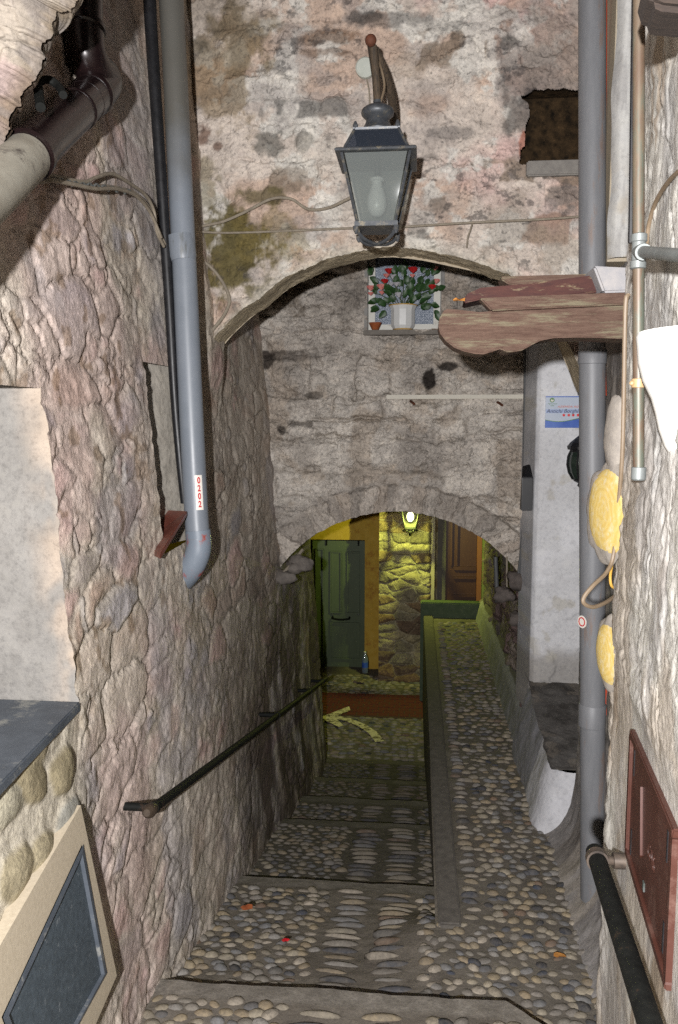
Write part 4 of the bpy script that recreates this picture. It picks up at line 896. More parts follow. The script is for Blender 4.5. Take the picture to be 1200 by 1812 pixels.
# ================================================================== left: drainpipe, black hose, brown downpipe, cables
def pipeY(x, y): # drainpipe stands just off the left wall
    return AL(x, y, .075)
pw = [AD(300, -60, 3.45), AD(309, 110, 3.47), AD(318, 300, 3.5), AD(327, 480, 3.52), AD(337, 700, 3.55), AD(347, 900, 3.57), AD(351, 955, 3.57)]
pipe = thing('drainpipe', 'grey plastic drainpipe on the left wall, bending at its foot, with a numbered sticker', 'drainpipe', tuple(pw[-1]))
RP = .052
M_grey_l = pmat('grey_pvc_weathered_top', srgb(112, 118, 126), srgb(121, 127, 135), rough=.42, scale=7, bump=.03)
_t = M_grey_l.node_tree; _b = _t.nodes['Principled BSDF']; _src = _b.inputs['Base Color'].links[0].from_socket
_tc = N(_t, 'ShaderNodeTexCoord'); _sp = N(_t, 'ShaderNodeSeparateXYZ'); _t.links.new(_tc.outputs['Object'], _sp.inputs[0]); _n = N(_t, 'ShaderNodeTexNoise', Scale=6., Detail=6.); _t.links.new(_tc.outputs['Object'], _n.inputs['Vector'])
_m = N(_t, 'ShaderNodeMath', operation='MULTIPLY_ADD'); _t.links.new(_n.outputs['Fac'], _m.inputs[0]); _m.inputs[1].default_value = .5; _t.links.new(_sp.outputs['Z'], _m.inputs[2])
_r = N(_t, 'ShaderNodeMapRange'); _t.links.new(_m.outputs[0], _r.inputs[0]); _r.inputs[1].default_value = 3.35; _r.inputs[2].default_value = 3.75; _r.inputs[4].default_value = .85
_t.links.new(mixrgb(_t, 'MIX', _r.outputs[0], _src, tuple(srgb(84, 80, 70))), _b.inputs['Base Color'])
b = MB(); b.tube(spline(pw, 6), RP, 28); pb_ = b.build('pipe', M_grey_l, pipe, True)
b = MB(); a0, a1 = AD(320, 418, 3.51), AD(325, 462, 3.515); ax = (a1-a0)/np.linalg.norm(a1-a0)
b.tube([a0, a0+ax*.012, a1-ax*.02, a1], [RP+.006, RP+.006, RP+.006, RP+.001], 28); b.build('socket', M_grey, pipe, True)
b = MB(); e_ = [AD(350, 938, 3.57), AD(352, 962, 3.575), AD(349, 982, 3.58), AD(338, 1006, 3.60), AD(322, 1026, 3.66), AD(300, 1042, 3.76)]
b.tube(spline(e_, 6), RP+.003, 28); M_elb = pmat('grey_pvc_red_marks', srgb(112, 121, 132), srgb(120, 129, 140), rough=.45, scale=8, bump=.03, dirt=srgb(150, 62, 46), dirt_amt=.2, dscale=16); b.build('elbow', M_elb, pipe, True)
# sticker with number, wrapped on the pipe
s0, s1 = AD(350, 841, 3.565-.05), AD(357, 902, 3.575-.05)
pc0, pc1 = AD(345, 860, 3.566), AD(350, 955, 3.572); axd = (pc1-pc0)/np.linalg.norm(pc1-pc0)
def on_pipe(p, rr):
    q = pc0+axd*((p-pc0)@axd); d = p-q; return q+d/np.linalg.norm(d)*rr
toc = EYE-pc0; toc -= axd*(toc@axd); toc /= np.linalg.norm(toc); side = np.cross(toc, -axd); side = side if side@Rt > 0 else -side
mid = on_pipe((s0+s1)/2, RP); along = -axd; hh = .075; ww = .0175
Pg = np.array([[on_pipe(mid+toc*.02*0+side*(i/8-.5)*2*ww+along*(j/12-.5)*2*hh, RP+.0012) for i in range(9)] for j in range(13)])
stk = from_arrays('sticker', Pg.reshape(-1, 3), np.array([(j*9+i, j*9+i+1, (j+1)*9+i+1, (j+1)*9+i) for j in range(12) for i in range(8)]), M_stick, pb_)
for k, ch in enumerate('0202'):
    o_ = mid+toc*.004+along*(hh-.024-k*.034)
    text_mesh('digit', ch, .037, M_ink, stk, o_, side, along, .0003, 'CENTER', bold=.0012, sx=.82, deform=lambda p: on_pipe(p, RP+.0022))
hp = [AD(262, -60, 3.42), AD(268, 60, 3.43), AD(280, 240, 3.45), AD(292, 420, 3.49), AD(301, 560, 3.52), AD(309, 700, 3.55), AD(318, 810, 3.57), AD(326, 890, 3.6)]
b = MB(); b.tube(spline(hp, 6), [.028-.012*k/42 for k in range(43)], 14); tag(b.build('black_hose', M_black, None, True), 'black hose running down just left of the grey drainpipe', 'hose')
# brown downpipe
RB = .060
BW = lambda x, y, o=.085: AL(x, y, o)
bp_ = [BW(148, -60), BW(148, 50), BW(152, 95), BW(176, 138), BW(172, 158), BW(120, 208, .09), BW(75, 250, .10), BW(40, 287, .11), BW(-10, 335, .13), BW(-90, 405, .16), BW(-260, 540, .2)]
bd = thing('brown_downpipe', 'brown metal downpipe with dusty near end, elbowing out of the left wall towards the viewer', 'downpipe', tuple(bp_[1]))
b = MB(); b.tube([bp_[0], bp_[1], BW(150, 75)], RB, 26); b.build('upper_length', M_brown, bd, True)
b = MB(); b.tube(spline([BW(149, 60), BW(152, 95), BW(165, 122), BW(183, 142), BW(170, 162), BW(150, 181)], 6), RB+.003, 26); b.build('elbow', M_brown, bd, True)
b = MB(); b.tube([BW(160, 172), bp_[5], bp_[6], BW(47, 279, .108)], RB+.001, 26); b.build('middle_length', M_brown, bd, True)
b = MB(); b.tube([BW(50, 276, .107), BW(40, 287, .11), bp_[8], bp_[9], bp_[10]], RB, 26); b.build('lower_length', M_dusty, bd, True)
for (x, y, x2, y2, o1, o2, ex) in [(149, 44, 149, 58, .085, .085, .008), (168, 164, 162, 169, .086, .087, .007), (137, 193, 134, 196, .089, .0895, .004), (56, 269, 48, 277, .105, .107, .008)]:
    p, q = BW(x, y, o1), BW(x2, y2, o2); b = MB(); b.tube([p, p+(q-p)*.2, p+(q-p)*.8, q], [RB+.001, RB+ex, RB+ex, RB+.001], 26); b.build('collar', M_brown, bd, True)
b = MB(); b.tube(spline([AD(64, 147, 2.2), AD(85, 141, 2.2), AD(103, 152, 2.2), AD(112, 168, 2.15)], 6), .011, 8); b.tube([AD(66, 146, 2.2), AD(72, 190, 2.1)], .013, 8); b.build('bracket', M_iron, bd, True)
# overhanging lump of plaster, top left
poly = [(148, -8), (140, 4), (128, 14), (126, 22), (112, 27), (101, 24), (99, 40), (97, 56), (88, 74), (74, 86), (80, 104), (77, 120), (70, 134), (58, 150), (47, 158), (42, 168), (38, 188), (28, 198), (21, 212), (17, 232), (8, 250), (-4, 264), (-90, 330), (-300, 330), (-300, -160), (160, -160)]
OY = 2.05
vis = [(175, -120), (160, -50)] + poly[:23]
bp2 = np.array(spline([np.array([x, y, 0.]) for x, y in vis], 14))[:, :2]
cen = np.array([-330., 40.]); ns = 90; sv = np.linspace(0, 1, ns)**1.8
nrm2 = np.array([fbm(bp2[:, 0]*.06, bp2[:, 1]*.06, 871, 4, .6)-.5, fbm(bp2[:, 0]*.06+40, bp2[:, 1]*.06, 873, 4, .6)-.5]).T*16
bp2 = bp2+nrm2
PX = bp2[None]*(1-sv[:, None, None])+cen*sv[:, None, None]
def over(fn):
    out = np.zeros((ns, len(bp2), 3))
    for i in range(ns):
        for j in range(len(bp2)): out[i, j] = AY(PX[i, j, 0], PX[i, j, 1], OY)
    dist = sv[:, None]*400*OY/F*np.ones((1, len(bp2)))
    out[..., 1] += fn(out[..., 0], out[..., 2], dist); return out, dist
fr_f = lambda X, Z, d: -.075*(1-np.exp(-d/.022)) - .05*d - .09*(fbm(X*6, Z*6, 875, 5)-.5)*ss(0, .05, d) - .07*(fbm(X*16, Z*16, 877, 5, .62)-.5)*ss(0, .015, d) - flakes(X*7, Z*7, 878, .006) - .05*(worley(X/.11+.6*fbm(X*8, Z*8, 883), Z/.08+.6*fbm(X*8, Z*8, 884), 885)[1]-.6)*ss(0, .03, d)
P_, dd = over(fr_f); GX, GZ = P_[..., 0], P_[..., 2]
Co = np.broadcast_to(srgb(150, 141, 130), GX.shape+(3,)).copy(); Co = mixc(Co, srgb(148, 129, 127), .7*ss(.48, .62, fbm(GX*8, GZ*8, 879, 5))); Co = mixc(Co, np.broadcast_to(srgb(123, 108, 89), Co.shape), .7*ss(.035, .0, dd+.03*(fbm(GX*20, GZ*20, 880)-.5))); Co = mixc(Co, srgb(126, 119, 115), .6*ss(.5, .62, fbm(GX*14, GZ*14, 881, 5)))
ov = grid('plaster_overhang', P_, M_pale, None, Co)
tag(ov, 'rough overhanging lump of pale plaster in the upper left corner, before the brown pipe', 'overhang')
P_, dd = over(lambda X, Z, d: .10*(1-np.exp(-d/.05)) + .4*d); grid('back', P_, M_pale, ov, Co)
# cables
def cable(name, pts, r, mat, label, cat='cable', seg=8, n=8, parent=None):
    b = MB(); b.tube(spline(pts, n), r, seg); return tag(b.build(name, mat, parent, True), label, cat)
L_ = lambda x, y, o=.06: AL(x, y, o)
W1 = lambda x, y, o=.05: AY(x, y, Y1-o)
W2_ = lambda x, y, o=.05: AY(x, y, Y2-o)
bundle = thing('cable_bundle', 'bundle of twisted grey cables crossing the left wall behind the brown pipe to the drainpipe', 'cables', tuple(L_(190, 325)))
for k, pts in enumerate([[(70, 322), (110, 318), (150, 328), (190, 330), (235, 340), (262, 365), (275, 395), (292, 432)], [(80, 308), (115, 316), (150, 322), (170, 314), (200, 308), (235, 328), (258, 346), (272, 372), (278, 410), (290, 436)], [(90, 318), (130, 326), (170, 334), (205, 334), (240, 346), (266, 376), (285, 420)]]):
    b = MB(); b.tube(spline([L_(x, y, .055+.008*k) for x, y in pts], 8), .0065, 8); b.build('strand', M_cab, bundle, True)
b = MB(); bs = [L_(x, y, .065) for x, y in [(95, 318), (140, 326), (185, 332), (235, 341)]]; sp = spline(bs, 20); b.tube([p+np.array([0, .006*math.sin(i*1.1), .008*math.cos(i*1.1)]) for i, p in enumerate(sp)], .004, 6); b.build('twist', M_zinc, bundle, True)
cable('wall_cable', [W1(322, 425, .09), W1(345, 404), W1(395, 392), W1(440, 372), W1(480, 352), W1(515, 352), W1(545, 370), W1(580, 368), W1(620, 350)], .007, M_cab, 'sagging grey cable looping over the mossy patch towards the lantern')
cable('tension_wire', [W1(330, 408, .09), W1(400, 412), W1(520, 408), W1(640, 403), W1(700, 402), W1(830, 394), W1(960, 388), W1(1040, 382)], .0055, M_cab, 'taut cable running the width of the pink wall behind the lantern')
cable('arch_cable', [W1(345, 455, .08), W1(368, 468), W1(388, 490), W1(402, 515), W1(406, 535), W1(395, 560), W1(375, 585), W1(357, 605)], .008, M_cab, 'twin grey cable following the left haunch of the upper arch down to the wall')
cable('short_tail', [W1(836, 395, .04), W1(832, 408), W1(828, 420), W1(826, 438)], .004, M_cab, 'short loose tail hanging from the taut cable right of the lantern')
cable('corner_cable', [W2_(441, 560, .07), W2_(446, 650, .08), W2_(452, 760, .08), W2_(460, 880, .08), W2_(468, 935, .09), W2_(478, 975, .1), W2_(486, 1005, .1), W2_(496, 1016, .1), W2_(516, 998, .08), W2_(536, 972, .05)], .011, M_cab, 'brown cable down the left corner of the grey wall, hooking up under the low arch')
cable('corner_cable', [W2_(446, 565, .05), W2_(450, 650, .06), W2_(456, 760, .06), W2_(463, 880, .06), W2_(470, 935, .07)], .007, M_zinc, 'thin metal conduit beside the brown cable in the left corner of the grey wall')
# left handrail
hr = thing('handrail', 'long black iron handrail descending along the left stone wall', 'handrail', tuple(L_(265, 1435, .05)))
e0 = AL(266, 1434, .11); e1 = AL(575, 1203, .10)
b = MB(); dv = (e1-e0)/np.linalg.norm(e1-e0); b.tube([e0-dv*.02, e1+dv*.1], .0165, 16); b.build('rail', M_iron, hr, True)
b = MB(); b.tube([e0-dv*.035, e0-dv*.022, e0-dv*.008, e0+dv*.012, e0+dv*.03], [.012, .021, .024, .022, .019], 16); b.build('end_cap', pmat('worn_iron', srgb(46, 38, 32), srgb(78, 66, 54), rough=.5, scale=40, bump=.2, metal=.3), hr, True)
for tt in (.05, .50, .80, .97):
    p = e0+(e1-e0)*(tt if tt > .1 else .008); w_ = np.array([left_base(p[1], p[2])-.03, p[1]-.01, p[2]+.005]); b = MB(); b.tube([p, w_], .014, 12)
    b.tube([p-dv*.012, p+dv*.012], .021, 14); b.build('bracket', M_iron, hr, True)
# slate tablet
ts = thing('slate_tablet', 'tilted dark slate tablet set in a sand-coloured mortar frame at the lower left', 'tablet', tuple(AL(100, 1700, .03)))
def quad_in(p, k): c = np.mean(p, 0); return [c+(q-c)*k for q in p]
O = .062
inn = [AL(x, y, O) for x, y in [(3, 1800), (145, 1495), (187, 1722), (128, 1830), (60, 1960)]]
out = [AL(x, y, O) for x, y in [(-90, 1830), (143, 1425), (207, 1726), (160, 1835), (80, 2030)]]
b = MB(); n = 5; back = np.array([-.14, 0, 0])
b.add(out+inn+[p+back for p in out], [(i, (i+1) % n, n+(i+1) % n, n+i) for i in range(n)]+[(i, 2*n+i, 2*n+(i+1) % n, (i+1) % n) for i in range(n)])
b.build('mortar_frame', M_sand, ts)
b = MB(); fr_ = [p+np.array([.004, 0, 0]) for p in quad_in(inn, 1.005)]; fi = [p+np.array([.006, 0, 0]) for p in quad_in(inn, .93)]; fd = [p+np.array([-.004, 0, 0]) for p in quad_in(inn, .915)]
b.add(fr_+fi+fd, [(i, (i+1) % n, n+(i+1) % n, n+i) for i in range(n)]+[(n+i, n+(i+1) % n, 2*n+(i+1) % n, 2*n+i) for i in range(n)]); b.build('rim', M_slate, ts)
b = MB(); b.add([p+np.array([-.004, 0, 0]) for p in quad_in(inn, .918)]+[p+np.array([-.05, 0, 0]) for p in quad_in(inn, .918)], [tuple(range(n)), tuple(range(n, 2*n))[::-1]]+[(i, (i+1) % n, n+(i+1) % n, n+i) for i in range(n)]); b.build('slab', M_slate_d, ts)
# ================================================================== street lantern on the pink wall
SY = 3.42
S = lambda x, y, o=0: AY(x, y, SY-o)
k_ = float(np.linalg.norm(S(601, 300)-S(600, 300)))
cx_ = S(668, 285)[0]
Z_ = lambda y: float(S(668, y)[2])
sl = thing('street_lantern', 'large old four-sided street lantern with a white unlit bulb, on a bracket over the arch', 'street lantern', (cx_, SY, Z_(430)))
zr_, zb_ = Z_(286), Z_(402)
wt_, wb_ = 58*k_, 33*k_
b = MB(); c0 = (cx_, SY, 0)
for sx_, sy_ in ((-1, -1), (1, -1), (1, 1), (-1, 1)): b.tube([(cx_+sx_*wt_, SY+sy_*wt_, zr_), (cx_+sx_*wb_, SY+sy_*wb_, zb_)], .0058, 6)
b.lathe([(wb_-.012, zb_-.012), (wb_+.010, zb_-.012), (wb_+.010, zb_+.006), (wb_-.012, zb_+.006), (wb_-.012, zb_-.012)], c0, sq=True)
b.f = [f for f in b.f]
b.lathe([(wt_+.022, zr_), (wt_+.026, zr_+.006), (wt_+.02, zr_+.012), (wt_-.012, zr_+.02)], c0, sq=True)
b.build('cage', M_lamp, sl, bevel=.0015)
b = MB()
for sx_, sy_ in ((-1, -1), (1, -1), (1, 1), (-1, 1)):
    b.tube(spline([(cx_+sx_*wb_, SY+sy_*wb_, zb_-.005), (cx_+sx_*wb_*.92, SY+sy_*wb_*.92, zb_-.035), (cx_+sx_*wb_*.55, SY+sy_*wb_*.55, zb_-.058), (cx_, SY, zb_-.068)], 6), .0075, 6)
    b.lathe([(.004, zb_-.042), (.010, zb_-.03), (.012, zb_-.012)], (cx_+sx_*(wb_+.004), SY+sy_*(wb_+.004), 0), 8)
b.build('foot', M_lamp, sl, True)
for sgn, nm in ((-1, 'pane'), (1, 'pane')):
    for axs in (0, 1):
        b = MB(); g = .004
        def pt(u_, top):
            w__ = (wt_ if top else wb_)-.003; z__ = zr_-.002 if top else zb_+.006
            return (cx_+u_*w__, SY+sgn*w__, z__) if axs == 0 else (cx_+sgn*w__, SY+u_*w__, z__)
        nrm = np.array([0, sgn*.003, 0]) if axs == 0 else np.array([sgn*.003, 0, 0])
        q = [np.array(pt(-.93, 0)), np.array(pt(.93, 0)), np.array(pt(.93, 1)), np.array(pt(-.93, 1))]; b.hexa(q, [p-nrm for p in q]); b.build(nm, M_glass, sl)
b = MB(); z1_, z2_ = zr_+.021, Z_(240)
b.lathe([(52*k_, z1_), (36*k_, z2_)], c0, sq=True); b.f = b.f[:-2]; b.build('roof_glass', M_roofg, sl)
b = MB()
for sx_, sy_ in ((-1, -1), (1, -1), (1, 1), (-1, 1)): b.tube([(cx_+sx_*53*k_, SY+sy_*53*k_, z1_), (cx_+sx_*37*k_, SY+sy_*37*k_, z2_)], .006, 6)
b.lathe([(39*k_, z2_-.004), (40*k_, z2_+.004), (30*k_, z2_+.010)], c0, sq=True)
for sx_, sy_ in ((-1, -1), (1, -1), (1, 1), (-1, 1)): b.lathe([(.009, z2_), (.011, z2_+.014), (.004, z2_+.03)], (cx_+sx_*36*k_, SY+sy_*36*k_, 0), 8)
b.build('roof_frame', M_lamp, sl, bevel=.001)
b = MB(); ch = [(29, 238), (30, 232), (25, 226), (21, 218), (20, 212), (24, 208), (28, 204), (29, 199), (27, 194), (20, 189), (11, 186), (8, 183), (8, 178)]
b.lathe([(r_2*k_, Z_(y_)) for r_2, y_ in ch], c0, 28); b.build('chimney', M_lamp, sl, True)
b = MB(); cb = (cx_-.002, SY, 0); b.lathe([(10*k_, Z_(314)), (13*k_, Z_(317)), (13*k_, Z_(320)), (9*k_, Z_(322)), (9*k_, Z_(326)), (12*k_, Z_(334)), (16.5*k_, Z_(350)), (17.5*k_, Z_(362)), (15*k_, Z_(374)), (9*k_, Z_(382)), (3*k_, Z_(384))], cb, 24); b.build('bulb', M_ceram, sl, True)
b = MB(); b.tube([(cx_, SY, Z_(316)), (cx_, SY, z1_+.02)], .012, 10); b.build('bulb_holder', M_black, sl, True)
b = MB(); b.tube(spline([(cx_-.04, SY-.02, z2_-.01), (cx_-.02, SY-.06, z2_-.06), (cx_+.03, SY-.05, z1_+.02), (cx_+.06, SY-.03, z1_+.012)], 6), .006, 6); b.build('inner_cable', M_beige, sl, True)
# bracket: horizontal arm with rusty ball end, hanger, curved brace
zbal = Z_(77); bx_ = S(657, 77)[0]
b = MB(); b.tube([(bx_, SY-.01, zbal), (bx_+.005, Y1+.05, zbal-.02)], .017, 12); b.build('arm', M_arm, sl, True)
b = MB(); b.ball((bx_, SY-.03, zbal), .023, 16, 10); b.build('ball_end', M_rust, sl, True)
b = MB(); b.tube(spline([(bx_+.008, SY, zbal-.01), (bx_+.014, SY, Z_(110)), (bx_+.02, SY, Z_(140)), (cx_, SY, Z_(184))], 8), .016, 12); b.build('hanger', M_arm, sl, True)
b = MB(); b.tube(spline([(bx_+.012, SY+.03, zbal-.01), (bx_+.045, SY+.10, Z_(105)), (bx_+.075, SY+.24, Z_(140)), (bx_+.07, SY+.45, Z_(172)), (bx_+.02, Y1+.02, Z_(215))], 10), .019, 10); b.build('brace', M_arm, sl, True)
b = MB(); b.tube(spline([(cx_+.012, SY-.01, Z_(182)), (bx_+.052, SY+.02, Z_(150)), (bx_+.04, SY+.03, Z_(118)), (bx_+.02, SY+.06, Z_(90))], 8), .005, 8); b.build('lead', M_beige, sl, True)
b = MB(); c = W1(647, 122, .03); b.lathe([(.047, 0), (.047, .022), (.04, .028)], (c[0], c[1], c[2]), 28, ax=(0, -1, 0)); jb = tag(b.build('junction_cover', pmat('cream_cover', srgb(178, 182, 172), srgb(188, 191, 182), rough=.5), None, True), 'round pale junction box cover on the wall left of the lantern bracket', 'cover')
b = MB(); b.tube(spline([W1(649, 140, .03), W1(653, 160, .03), W1(655, 190, .03), W1(657, 225, .03)], 6), .004, 6); tag(b.build('thin_cable', M_cab, None, True), 'thin cable dropping from the round junction cover behind the lantern', 'cable')
# ================================================================== roses in the window
fy = Y2+.012
pc = AY(713, 580, Y2-.02); kf = Y2/F
pot = thing('flower_pot', 'white faceted flower pot of red and pink roses on the small window sill', 'flower pot', (pc[0], Y2-.03, wz0-.002))
zb0 = wz0-.002; px_ = float(pc[0]); PYc = Y2-.025
b = MB(); b.lathe([(.062, 0), (.072, .012), (.083, .03), (.083, .135), (.092, .155), (.098, .164), (.09, .164), (.078, .14), (.07, .12)], (px_, PYc, zb0), 12, rot=PI/12); b.build('pot', M_ceram, pot)
b = MB(); b.lathe([(.0985, .161), (.0995, .164), (.0985, .167), (.0925, .167), (.0925, .161)], (px_, PYc, zb0), 24); b.build('rim', M_gold, pot, True)
b = MB(); b.lathe([(.0625, .0005), (.070, .0075)], (px_, PYc, zb0), 24); b.build('foot_band', M_gold, pot, True)
rr = random.Random(12)
def rose(c, r, mat):
    b = MB(); seg = 9
    for ring, (rad, ht, tilt, n) in enumerate([(.45, 1.1, .1, 3), (.75, 1.0, .35, 4), (1.0, .85, .7, 5)]):
        for k in range(n):
            a = 2*PI*k/n+ring*.7+rr.uniform(-.2, .2); d = np.array([math.cos(a), math.sin(a), 0]); t_ = np.array([-math.sin(a), math.cos(a), 0])
            V = []
            for i in range(4):
                for j in range(5):
                    u_, v_ = (j/4-.5)*2, i/3
                    w_ = rad*r*(.35+.75*math.sin(v_*2.2))*.9
                    p = np.array(c)+d*rad*r*(.35+.55*v_*(1+tilt*v_)-.25*u_*u_)+t_*u_*w_+np.array([0, 0, r*ht*(v_*1.5-.7)-r*.18*u_*u_*v_])
                    V.append(p)
            b.add(V, [(i*5+j, i*5+j+1, (i+1)*5+j+1, (i+1)*5+j) for i in range(3) for j in range(4)])
    b.ball(c, r*.4, 8, 6); b.build('rose', mat, pot, True)
W = lambda x, y, o: AY(x, y, Y2-.03-o)
for x, y, r, mt in [(689, 480, .026, M_red), (731, 478, .028, M_red), (681, 498, .022, M_red), (675, 508, .026, M_pink), (656, 510, .024, M_pink), (676, 518, .017, M_pink), (656, 520, .016, M_pink), (697, 491, .026, M_wpet), (702, 503, .02, M_wpet), (765, 508, .022, M_red), (772, 498, .022, M_pink), (706, 522, .024, M_wpet), (692, 503, .018, M_wpet), (770, 475, .018, M_pink), (684, 488, .018, M_pink), (730, 488, .015, M_pink)]:
    rose(W(x, y, rr.uniform(.0, .06)), r*.92, mt)
b = MB(); stems = [(689, 486), (731, 484), (676, 512), (658, 516), (765, 512), (771, 500), (700, 505), (716, 480), (750, 488), (765, 472), (668, 492), (770, 540), (670, 540), (745, 505), (740, 520)]
for x, y in stems:
    q = W(x, y, rr.uniform(0, .05)); b.tube(spline([(px_+rr.uniform(-.03, .03), PYc+rr.uniform(-.03, .03), zb0+.12), ((px_+q[0])/2+rr.uniform(-.01, .01), (PYc+q[1])/2, (zb0+.14+q[2])/2+.02), q], 5), .0028, 5)
b.build('stem', M_stem, pot, True)
b = MB()
def leaf(c, d, n, L, w_):
    d = d/np.linalg.norm(d); s_ = np.cross(d, n); s_ /= np.linalg.norm(s_); n2 = np.cross(s_, d)
    V = []; prof_ = [(0, .05), (.2, .7), (.45, 1.), (.7, .75), (.9, .3), (1., .03)]
    for t_, k in prof_:
        for j in (-1, 0, 1): V.append(np.array(c)+d*L*t_+s_*j*w_*k+n2*(abs(j)*w_*k*.35-L*.18*t_*t_))
    b.add(V, [(i*3+j, i*3+j+1, (i+1)*3+j+1, (i+1)*3+j) for i in range(5) for j in (0, 1)])
LV = [(669, 495, -1, .6), (658, 478, -.6, .7), (700, 482, 0, 1), (707, 475, .1, 1), (718, 472, -.1, 1), (716, 486, .2, 1), (709, 505, -.2, .9), (718, 500, .2, 1), (728, 500, .1, .8), (735, 512, .3, .7), (742, 498, .2, 1), (752, 482, .2, 1), (762, 474, .1, 1), (765, 484, .5, .8), (757, 500, .3, .8), (770, 508, .8, .3), (757, 515, .6, .4), (748, 520, .6, .3), (690, 520, -.6, .5), (680, 528, -.8, .2), (672, 538, -.9, -.2), (678, 545, -.6, -.5), (668, 530, -1, .1), (700, 515, -.3, .7), (712, 520, 0, .8), (722, 520, .1, .9), (733, 526, .3, .6), (742, 530, .6, .3), (762, 536, .9, -.3), (768, 545, .5, -.9), (695, 530, -.3, .4), (728, 532, .3, .4), (688, 508, -.5, .5), (663, 512, -.4, .6), (741, 508, .4, .6), (751, 506, .3, .7), (700, 498, .1, .8), (725, 510, 0, .8), (686, 533, -.5, .1), (745, 538, .5, .1)]
for x, y, du, dv_ in LV:
    for _ in range(2):
        q = W(x+rr.uniform(-5, 5), y+rr.uniform(-4, 4)+5, rr.uniform(-.01, .07)); leaf(q, Rt*(du+rr.uniform(-.3, .3))+np.array([0, rr.uniform(-.5, .1), dv_+rr.uniform(-.3, .3)]), np.array([rr.uniform(-.4, .4), -1, rr.uniform(-.2, .5)]), rr.uniform(.045, .07), rr.uniform(.017, .025))
b.build('leaves', M_leaf, pot, True)
def dryleaf(name, c, r, mat, label, up=(0, 0, 1), flat=.35, seed=0):
    r2 = random.Random(seed); b = MB(); up = np.array(up, float); up /= np.linalg.norm(up); a = np.array([1, .2, 0]); s_ = np.cross(up, a); s_ /= np.linalg.norm(s_); a = np.cross(s_, up)
    n = 11; ring = [np.array(c)+a*r*math.cos(2*PI*k/n)*r2.uniform(.7, 1.1)+s_*r*.62*math.sin(2*PI*k/n)*r2.uniform(.7, 1.1)+up*r*flat*r2.uniform(.0, 1) for k in range(n)]
    b.add([np.array(c)+up*.003]+ring+[np.array(c)+up*.0]+[q-up*.0015 for q in ring], [(0, 1+k, 1+(k+1) % n) for k in range(n)]+[(n+1, n+2+(k+1) % n, n+2+k) for k in range(n)])
    return tag(b.build(name, mat, None, True), label, 'leaf')
q = AY(664, 578, Y2-.05); b = MB(); b.lathe([(.018, 0), (.024, .004), (.043, .045), (.046, .05), (.04, .05), (.022, .012)], (q[0], Y2-.04, wz0-.001), 16)
tag(b.build('clay_saucer', M_dry, None, True), 'small rusty orange bowl at the left end of the window sill', 'bowl')
dryleaf('dry_leaf', (AY(770, 577, Y2-.04)[0], Y2-.045, wz0+.0), .025, M_dryo, 'yellow dry scrap at the right end of the window sill', seed=2)
def onR(x, y):
    for _ in range(2): p = AZ(x, y, 0.)
    z = float(zR(p[0], p[1])); return AZ(x, y, z+.028)
dryleaf('dry_leaf', onR(990, 1692), .03, M_dryo, 'brown dry leaf on the cobbles of the landing near the right handrail', seed=3)
dryleaf('dry_leaf', onR(1037, 1563), .018, M_dryo, 'small yellow leaf on the cobbles near the foot of the right downpipe', seed=4)
p = AZ(436, 1614, -.03); dryleaf('dry_leaf', p+[0, 0, .02], .03, M_dry, 'reddish dry leaf on the left half of the broad tread', seed=5)
p = AZ(506, 1672, -.0); dryleaf('dry_leaf', p+[0, 0, .02], .018, M_ink, 'tiny red petal on the long stones of the broad tread', seed=6)
dryleaf('dry_leaf', AY(812, 532, 2.44), .022, M_dryo, 'orange leaf caught on the left end of the carved timber corbel', seed=8)
# trunking strip on the second wall
q0, q1 = AY(684, 699, Y2-.05), AY(926, 708, Y2-.05); b = MB(); b.box((q0[0], Y2-.085, q0[2]-.028), (q1[0], Y2+.03, q0[2]))
tag(b.build('wall_trunking', M_trunk, None, bevel=.004), 'long pale horizontal cable trunking on the grey wall below the window', 'trunking')
for x, y in ((733, 712), (888, 714)):
    q = AY(x, y, Y2-.06); b = MB(); b.tube([(q[0], Y2-.09, q[2]-.012), (q[0]-.02, Y2-.05, q[2]+.006), (q[0]-.03, Y2+.01, q[2]+.01)], .009, 8); tag(b.build('rusty_peg', M_rust, None, True), 'rusty peg under the pale trunking, %s' % ('left of the middle' if x < 800 else 'near its right end'), 'peg', 'pegs under the trunking')
# ================================================================== sign, wall lantern, black box, conduit at the white pillar
PYs = 5.318
g0, g1 = AY(966, 701, PYs), AY(1026, 757, PYs); sw = (g1[0]-g0[0])*1.42; sh = g0[2]-g1[2]; gx0, gz1 = g0[0], g0[2]; gz0 = g1[2]
sg = thing('guesthouse_sign', 'blue and white guesthouse sign fixed on the white pillar, half hidden by the grey downpipe', 'sign', (gx0, PYs, gz0))
b = MB(); b.box((gx0, PYs, gz0), (gx0+sw, PYs+.006, gz1)); bo = b.build('board', M_sign, sg)
U = lambda fx, fz: (gx0+sw*fx, gz0+sh*fz)
def flat(name, pts, mat, y=PYs-.0015):
    b = MB(); b.prism([(x, y, z) for x, z in pts], (0, .0022, 0)); return b.build(name, mat, bo)
wav = [(t_, .26-.075*math.sin(t_*PI*1.55+.25)*(1 if t_ < .6 else 1.1)+.0) for t_ in np.linspace(0, 1, 24)]
flat('blue_wave', [U(0, 0), U(1, 0)]+[U(*w_) for w_ in wav[::-1]], M_blue)
flat('green_line', [U(t_, z_) for t_, z_ in wav]+[U(t_, z_+.02) for t_, z_ in wav[::-1]], M_sgreen, PYs-.0018)
flat('top_line', [U(0, .965), U(1, .965), U(1, .995), U(0, .995)], M_blue)
flat('lilac_band', [U(.01, .465), U(1, .465), U(1, .585), U(.01, .585)], M_band, PYs-.0012)
